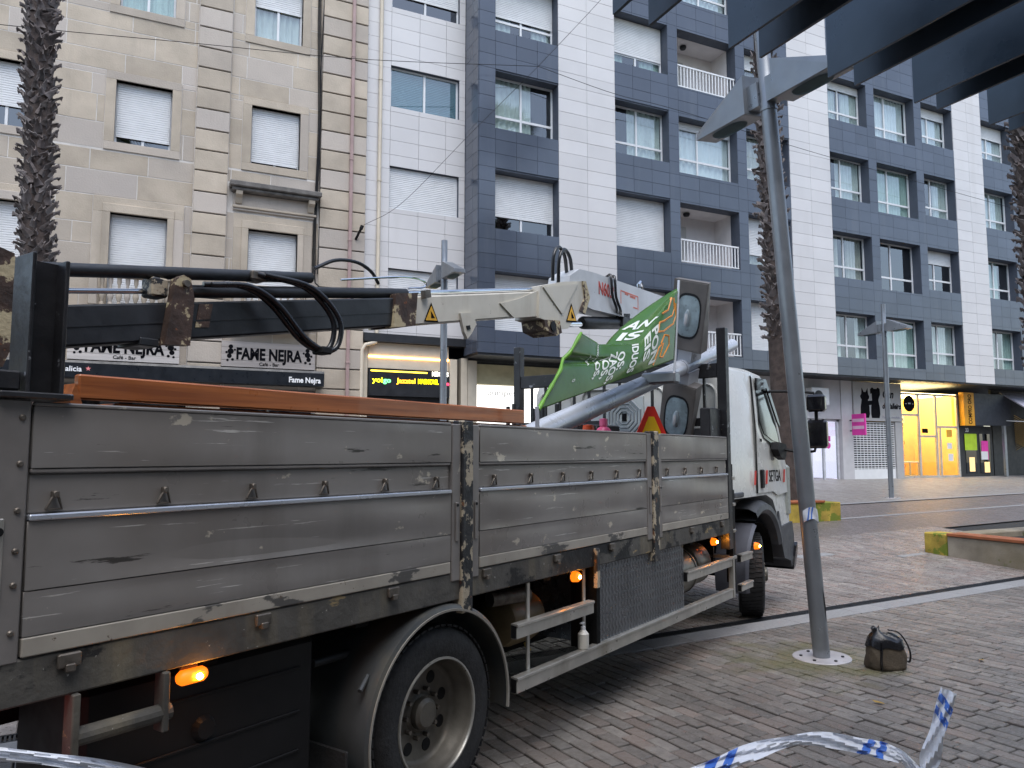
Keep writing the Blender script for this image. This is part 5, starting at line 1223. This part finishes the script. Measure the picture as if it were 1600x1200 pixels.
MB().grid(ban,64,40).build('sheet',GREEN,bnr,True,recalc=False,solid=.004)
MB().tube([ban(0,v)+Vector((-.012,-.006,0)) for v in [i/14 for i in range(15)]],[.013+.003*math.sin(i*2.1) for i in range(15)],10).build('sleeve',GREENL,bnr,True)
MB().tube([ban(0,0)+Vector((-.02,0,.02)),ban(0,0)+Vector((.02,.02,-.30))],.014,8).build('rod',GALVL,bnr,True)
MB().tube([ban(1,0)+Vector((0,.0,-.1)),ban(1,1)+Vector((.01,0,.07))],.012,8).build('rod',GALVL,bnr,True)
MB().bbox(3.14,3.26,.08,.40,2.36,2.46,.015).build('clamp',GALV,bnr,recalc=False)
def btext(s,u0,v0,h,wd,m=BW,bold=.03):
    # lettering runs down the sheet; the tops of the letters point to the sheet's right end
    def fn(x,y):
        u=u0+y; v=v0-x; p=ban(u,v); e=.004
        n=(ban(u+e,v)-p).cross(ban(u,v+e)-p); n=n.normalized() if n.length>1e-9 else Vector((0,-1,0))
        return p+n*.006
    text(s,'lettering',m,bnr,(0,0,0),(1,0,0),(0,1,0),h,width=wd,bold=bold,fn=fn)
for s,u0,v0,h,wd in (('PON',.738,.62,.062,.54),('EIS',.662,.63,.060,.44),('IDUOS',.545,.66,.046,.56),('OS:',.450,.58,.044,.34),('ZAOS,',.398,.62,.044,.58),('IOS,',.348,.58,.042,.40),('DS,',.290,.56,.042,.32),('RESPECTO',.285,.95,.018,.36),('AREA',.215,.72,.018,.2),('AN',.745,.97,.058,.25),('IS',.665,.93,.056,.22)):
    btext(s,u0,v0,h,wd)
def bline(pts,w_=.02):
    b=MB()
    pl=[Vector((p[0],p[1])) for p in pts]
    dense=[]
    for a,c in zip(pl[:-1],pl[1:]):
        for k in range(6): dense.append(a.lerp(c,k/6))
    dense.append(pl[-1]); P=[]
    for q in dense:
        u,v=max(0,min(1,q.x)),max(0,min(1,q.y)); p=ban(u,v); e=.004; u2=u+e if u<.99 else u-e
        n=((ban(u2,v)-p)*(1 if u<.99 else -1)).cross(ban(u,v+e)-p); n=n.normalized() if n.length>1e-9 else Vector((0,-1,0)); P.append(p-n*.003)
    b.tube(P,.0105,6,True).build('logo',BO,bnr,True)
bline([(.79,.04),(.82,.26),(.865,.30),(.845,.12),(.875,.10),(.93,.24),(.92,.36),(.87,.40),(.84,.30)])
bline([(.80,.50),(.815,.62),(.86,.60),(.945,.62),(.965,.70),(.955,.86)]); bline([(.80,.5),(.86,.46),(.96,.50),(.985,.60),(.975,.78)]); bline([(.84,.72),(.90,.72),(.94,.9)])
btext('o',.13,.33,.03,.05,BW,.02)
# roadworks sign, cones, bottle, crates
tg=on_truck('roadworks_sign','red and yellow triangular roadworks sign peeping over the side board','sign',(3.12,.20,1.147))
def rtri(s_,z0): return [(3.12-s_*.58,z0),(3.12+s_*.58,z0),(3.12+s_*.06,z0+s_),(3.12-s_*.06,z0+s_)]
MB().prism(rtri(.62,1.53),'y',.16,.17).build('plate',mat('sign_red',(.70,.03,.015),.4),tg)
MB().prism(rtri(.47,1.59),'y',.157,.1595).build('face',mat('sign_yellow',(.85,.50,.01),.4),tg)
MB().prism([(3.02,1.66),(3.20,1.66),(3.22,1.74),(3.15,1.82),(3.10,1.80),(3.06,1.75)],'y',.154,.1565).build('pictogram',INK,tg)
MB().prism([(3.0,1.82),(3.08,1.82),(3.07,1.89),(3.01,1.9)],'y',.154,.1565).prism([(3.12,1.82),(3.2,1.82),(3.21,1.88),(3.13,1.89)],'y',.154,.1565).build('pictogram',INK,tg)
MB().bbox(3.10,3.14,.172,.20,1.147,1.60,.004).bbox(2.9,3.34,.1,.4,1.147,1.175,.004).build('stand',CHASS,tg,recalc=False)
tg.rotation_euler[2]=TA-R(30); tg.location=TR((3.44,.47,1.147)); tg.scale=(1,1,1.03)
OR=mat('cone_orange',(.75,.09,.02),.5,var=.1)
for x,y,s_,lab in ((2.55,.60,1.0,'orange red traffic cone under the lying lamp pole'),(3.06,.75,.93,'small orange cone between the pink bottle and the triangular sign')):
    c=on_truck('traffic_cone',lab,'cone',(x,y,1.147),group='cones in the truck bed')
    MB().bbox(x-.17,x+.17,y-.17,y+.17,1.147,1.185,.01).build('base',OR,c,recalc=False)
    MB().lathe([(.13,1.185),(.05,1.147+.80*s_),(.045,1.147+.84*s_),(0,1.147+.845*s_)],(x,y,0),n=20).build('body',OR,c,True)
    MB().lathe([(.094,1.147+.45*s_),(.076,1.147+.62*s_)],(x,y,0),n=20).build('band',WHITEINK,c,True)
pb=on_truck('plastic_bottle','pink plastic bottle standing among the load','bottle',(2.85,.62,1.147))
MB().lathe([(0,1.62),(.075,1.62),(.08,1.66),(.08,1.93),(.05,1.97),(.03,1.985),(.03,2.03),(0,2.035)],(2.85,.62,0),n=20).build('body',mat('pink_plastic',(.72,.09,.22),.35),pb,True)
MB().lathe([(.034,1.99),(.036,1.99),(.036,2.05),(0,2.055)],(2.85,.62,0),n=16).build('cap',mat('pink_cap',(.8,.15,.3),.4),pb,True)
cr_=on_truck('tool_crate','dark plastic crate among the load behind the bottle','crate',(3.0,1.0,1.147))
MB().bbox(2.3,3.6,.55,1.5,1.147,1.615,.01).build('body',BLACKP,cr_,recalc=False); MB().bbox(2.9,3.7,.90,1.5,1.62,2.02,.01).build('lid',CHIPB,cr_,recalc=False)
og=on_truck('patterned_panel','pale grey panel with nested octagons leaning on the headboard','panel',(3.95,.80,1.147))
def octp(cy_,cz,r_): return [(cy_+r_*math.cos(R(22.5+45*q)),cz+r_*math.sin(R(22.5+45*q))) for q in range(8)]
MB().bbox(4.02,4.05,.80,1.22,1.147,2.33,.004).build('board',mat('panel_pale',(.42,.46,.46),.5),og,recalc=False)
for r_ in (.19,.15,.11,.07):
    p_=octp(1.01,2.12,r_); MB().tube([(4.018,a,b_) for a,b_ in p_+p_[:1]],.012,6,False).build('octagon_ring',GALV,og)
MB().bbox(4.008,4.02,.985,1.035,2.08,2.16,.002).build('centre_plate',INK,og,recalc=False)
# bundle of steel pickets behind the bench
for k in range(7):
    y=1.60+.11*k; x=3.7+random.uniform(-.15,.1)
    p_=on_truck('steel_picket','thin dark steel picket leaning in a row by the far post','picket',(x,y,1.147),group='steel pickets by the headboard')
    MB().bbox(x,x+.035,y,y+.035,1.147,2.30+random.uniform(-.12,.08),.004).build('bar',CHIPB,p_,recalc=False)
sb=on_truck('soap_bottle','white pump soap bottle on the side guard under the bed','bottle',(1.44,.012,.492))
MB().lathe([(0,.492),(.034,.492),(.036,.50),(.036,.585),(.02,.605),(.014,.61),(0,.612)],(1.42,.012,0),n=18).build('body',mat('soap_white',(.60,.58,.52),.4),sb,True)
MB().lathe([(.015,.606),(.016,.63),(.006,.632),(.006,.655),(0,.656)],(1.42,.012,0),n=12).bbox(1.385,1.43,.004,.02,.65,.66,.003).build('pump',WFR,sb,True)

# ================================================================ bag, tape, cables
bagc=(5.58,4.50)
bg_=thing('tool_bag','olive canvas tool bag with black flap and strap beside the lamp foot','bag',(bagc[0],bagc[1],.0),R(-20),org=(0,0,0))
CANV=mat('canvas',(.085,.066,.045),.85,var=.25,vs=14,bump=.4,bs=90); LEATH=mat('bag_black',(.010,.010,.012),.22,var=.2,vs=10,bump=.15,bs=20)
def bagf(u,v):
    a=2*math.pi*u; zz=.005+.225*v; r=1.06+.06*math.sin(v*3.1)-.24*v+.025*math.sin(a*3+v*6)+.02*math.sin(a*7+v*11)
    if v<.06: r*=.93+v
    n_=2.6; c,s2=math.cos(a),math.sin(a)
    return (.155*r*abs(c)**(2/n_)*(1 if c>0 else -1),.105*r*abs(s2)**(2/n_)*(1 if s2>0 else -1),zz+.008*math.sin(a*2+1)*v)
MB().grid(bagf,40,14).build('body',CANV,bg_,True,recalc=False)
def flapf(u,v):
    x,y,z=bagf(u,1-.26*(1-min(1,v*2.2))); k=max(0,(v*2.2-1)/1.2)
    return (x*(1.05-k*.98)-.04*k,y*(1.07-k*.98),z+.062*math.sin(k*1.6)+.016*math.sin(u*19+k*4)*k+.010*math.sin(u*37)*(1-k)-.03*(x/.15)*(k>0)*k+.006)
MB().grid(flapf,40,12).build('flap',LEATH,bg_,True,recalc=False)
MB().tube([(-.055,0,.265),(-.085,.0,.305),(-.10,.0,.325),(-.115,0,.318)],[.038,.026,.020,.008],10).build('gathered_end',LEATH,bg_,True)
MB().tube(bez([(.02,-.02,.31),(.10,-.03,.29),(.155,-.04,.22),(.185,-.05,.13),(.175,-.05,.06),(.14,-.04,.075)],30),.014,6,True,.45).build('strap',LEATH,bg_,True)
MB().tube([tuple(Vector(bagf(.66,v))+Vector((0,-.008,0))) for v in (.02,.2,.4,.6,.8,.97)],.020,6,True,.35).build('strap',LEATH,bg_,True)
# barrier tape drifting across the foreground
tp=thing('barrier_tape','slack blue and white barrier tape twisting across the foreground','tape',(1.5,1.8,.85))
path=bez([(-1.3,2.05,1.33),(-.60,1.93,1.22),(-.22,1.84,1.165),(.05,1.71,1.12),(.55,1.72,.90),(1.0,1.80,.80),(1.45,1.83,.835),(1.62,1.76,.90),(1.76,1.69,.935),(1.90,1.62,.915),(2.00,1.575,.885),(2.05,1.55,.83),(2.065,1.54,.86),(2.085,1.52,.96),(2.115,1.50,1.075)],110)
np_=len(path)
def ribbon(fi,s):
    fi=max(0,min(np_-1.001,fi)); i=int(fi); k=fi-i; p=path[i].lerp(path[i+1],k); f=fi/np_
    t=(path[min(i+2,np_-1)]-path[max(i-1,0)]).normalized()
    tw=.35+.9*math.sin(f*8.2)+.55*math.sin(f*23+1)
    if f>.80: tw*=max(0,1-(f-.80)/.10)
    view=(p-Vector((0,0,H))).normalized()
    a=t.cross(view).normalized(); c=t.cross(a)
    d=a*math.cos(tw)+c*math.sin(tw); wv=.025*(.85+.22*math.sin(f*31)+.1*math.sin(f*67))
    if f>.9: wv*=1+.25*(f-.9)*10
    return p+d*wv*s+c*(.008*math.sin(s*5+f*75)+.005*math.sin(s*11+f*190))
def rseg(f0,f1,sl_=0,off=0,n=3):
    b=MB(); ns=8; st_=[f0+(f1-f0)*q/n for q in range(n+1)]
    for fi in st_:
        for k in range(ns+1): 
            sv=-1+2*k/ns; b.v.append(tuple(ribbon(fi+sl_*sv,sv)+Vector((-.35,-.85,.35)).normalized()*off))
    for q in range(n):
        for k in range(ns): a=q*(ns+1)+k; b.f.append([a,a+1,a+ns+2,a+ns+1])
    return b
rseg(0,np_-1.01,0,0,240).build('ribbon',TAPEW,tp,True,recalc=False)
fi=3.
while fi<np_-6:
    for o_ in (0,2.6):
        for sg_ in (1,): rseg(fi+o_,fi+o_+1.5,1.2,.003*sg_,4).build('stripe',TAPEB,tp,True,recalc=False)
    fi+=random.choice((17,23,29))
def cable(label,pts,r=.011,n=24):
    o=single('overhead_cable',MB().tube(bez(pts,n),r,6),BLACKP,label,'cable',pts[0],group='overhead cables',smooth=True); return o
cable('thin overhead cable crossing the stone facade and slate bay',[(-8,19.5,10.7),(-3.15,19.5,11.2),(.76,19.5,11.72),(5.04,19.5,12.3),(10.3,19.5,13.3)],.009,40)
cable('overhead cable sagging from the junction along the blue facade',[(10.3,19.5,13.3),(13,19.5,13.02),(15.5,19.5,12.98),(22,19.5,12.6),(33,19.5,12.2)],.009,40)
cable('cable slanting up across the white strip',[(10.3,19.5,13.3),(12.2,19.3,15.6),(13.6,19.2,17.4)],.007)
cable('faint cable slanting down the white cladding to the iron bracket',[(10.3,19.5,13.3),(8.2,19.7,10.9),(6.4,20.3,8.8),(5.28,20.45,8.0)],.006)

LEAF=mat('dry_leaf',(.38,.24,.05),.7,var=.3,vs=40)
for k,(x,y,lab) in enumerate(((2.55,3.55,'yellow fallen leaf on the paving under the truck side guard'),(4.75,3.9,'small dry leaf on the pavers left of the lamp foot'),(6.5,4.3,'small dry leaf on the pavers right of the tool bag'))):
    a=k*1.7+.4; c,sn=math.cos(a),math.sin(a); b=MB()
    pts=[(-.04,0,.004),(-.015,.018,.012),(.02,.016,.010),(.045,0,.018),(.02,-.016,.012),(-.015,-.018,.008)]
    b.add([(x+p[0]*c-p[1]*sn,y+p[0]*sn+p[1]*c,p[2]+.002) for p in pts],[(0,1,2,3),(0,3,4,5)])
    o=single('fallen_leaf',b,LEAF,lab,'leaf',(x,y,0),group='fallen leaves'); md=o.modifiers.new('thick','SOLIDIFY'); md.thickness=.001
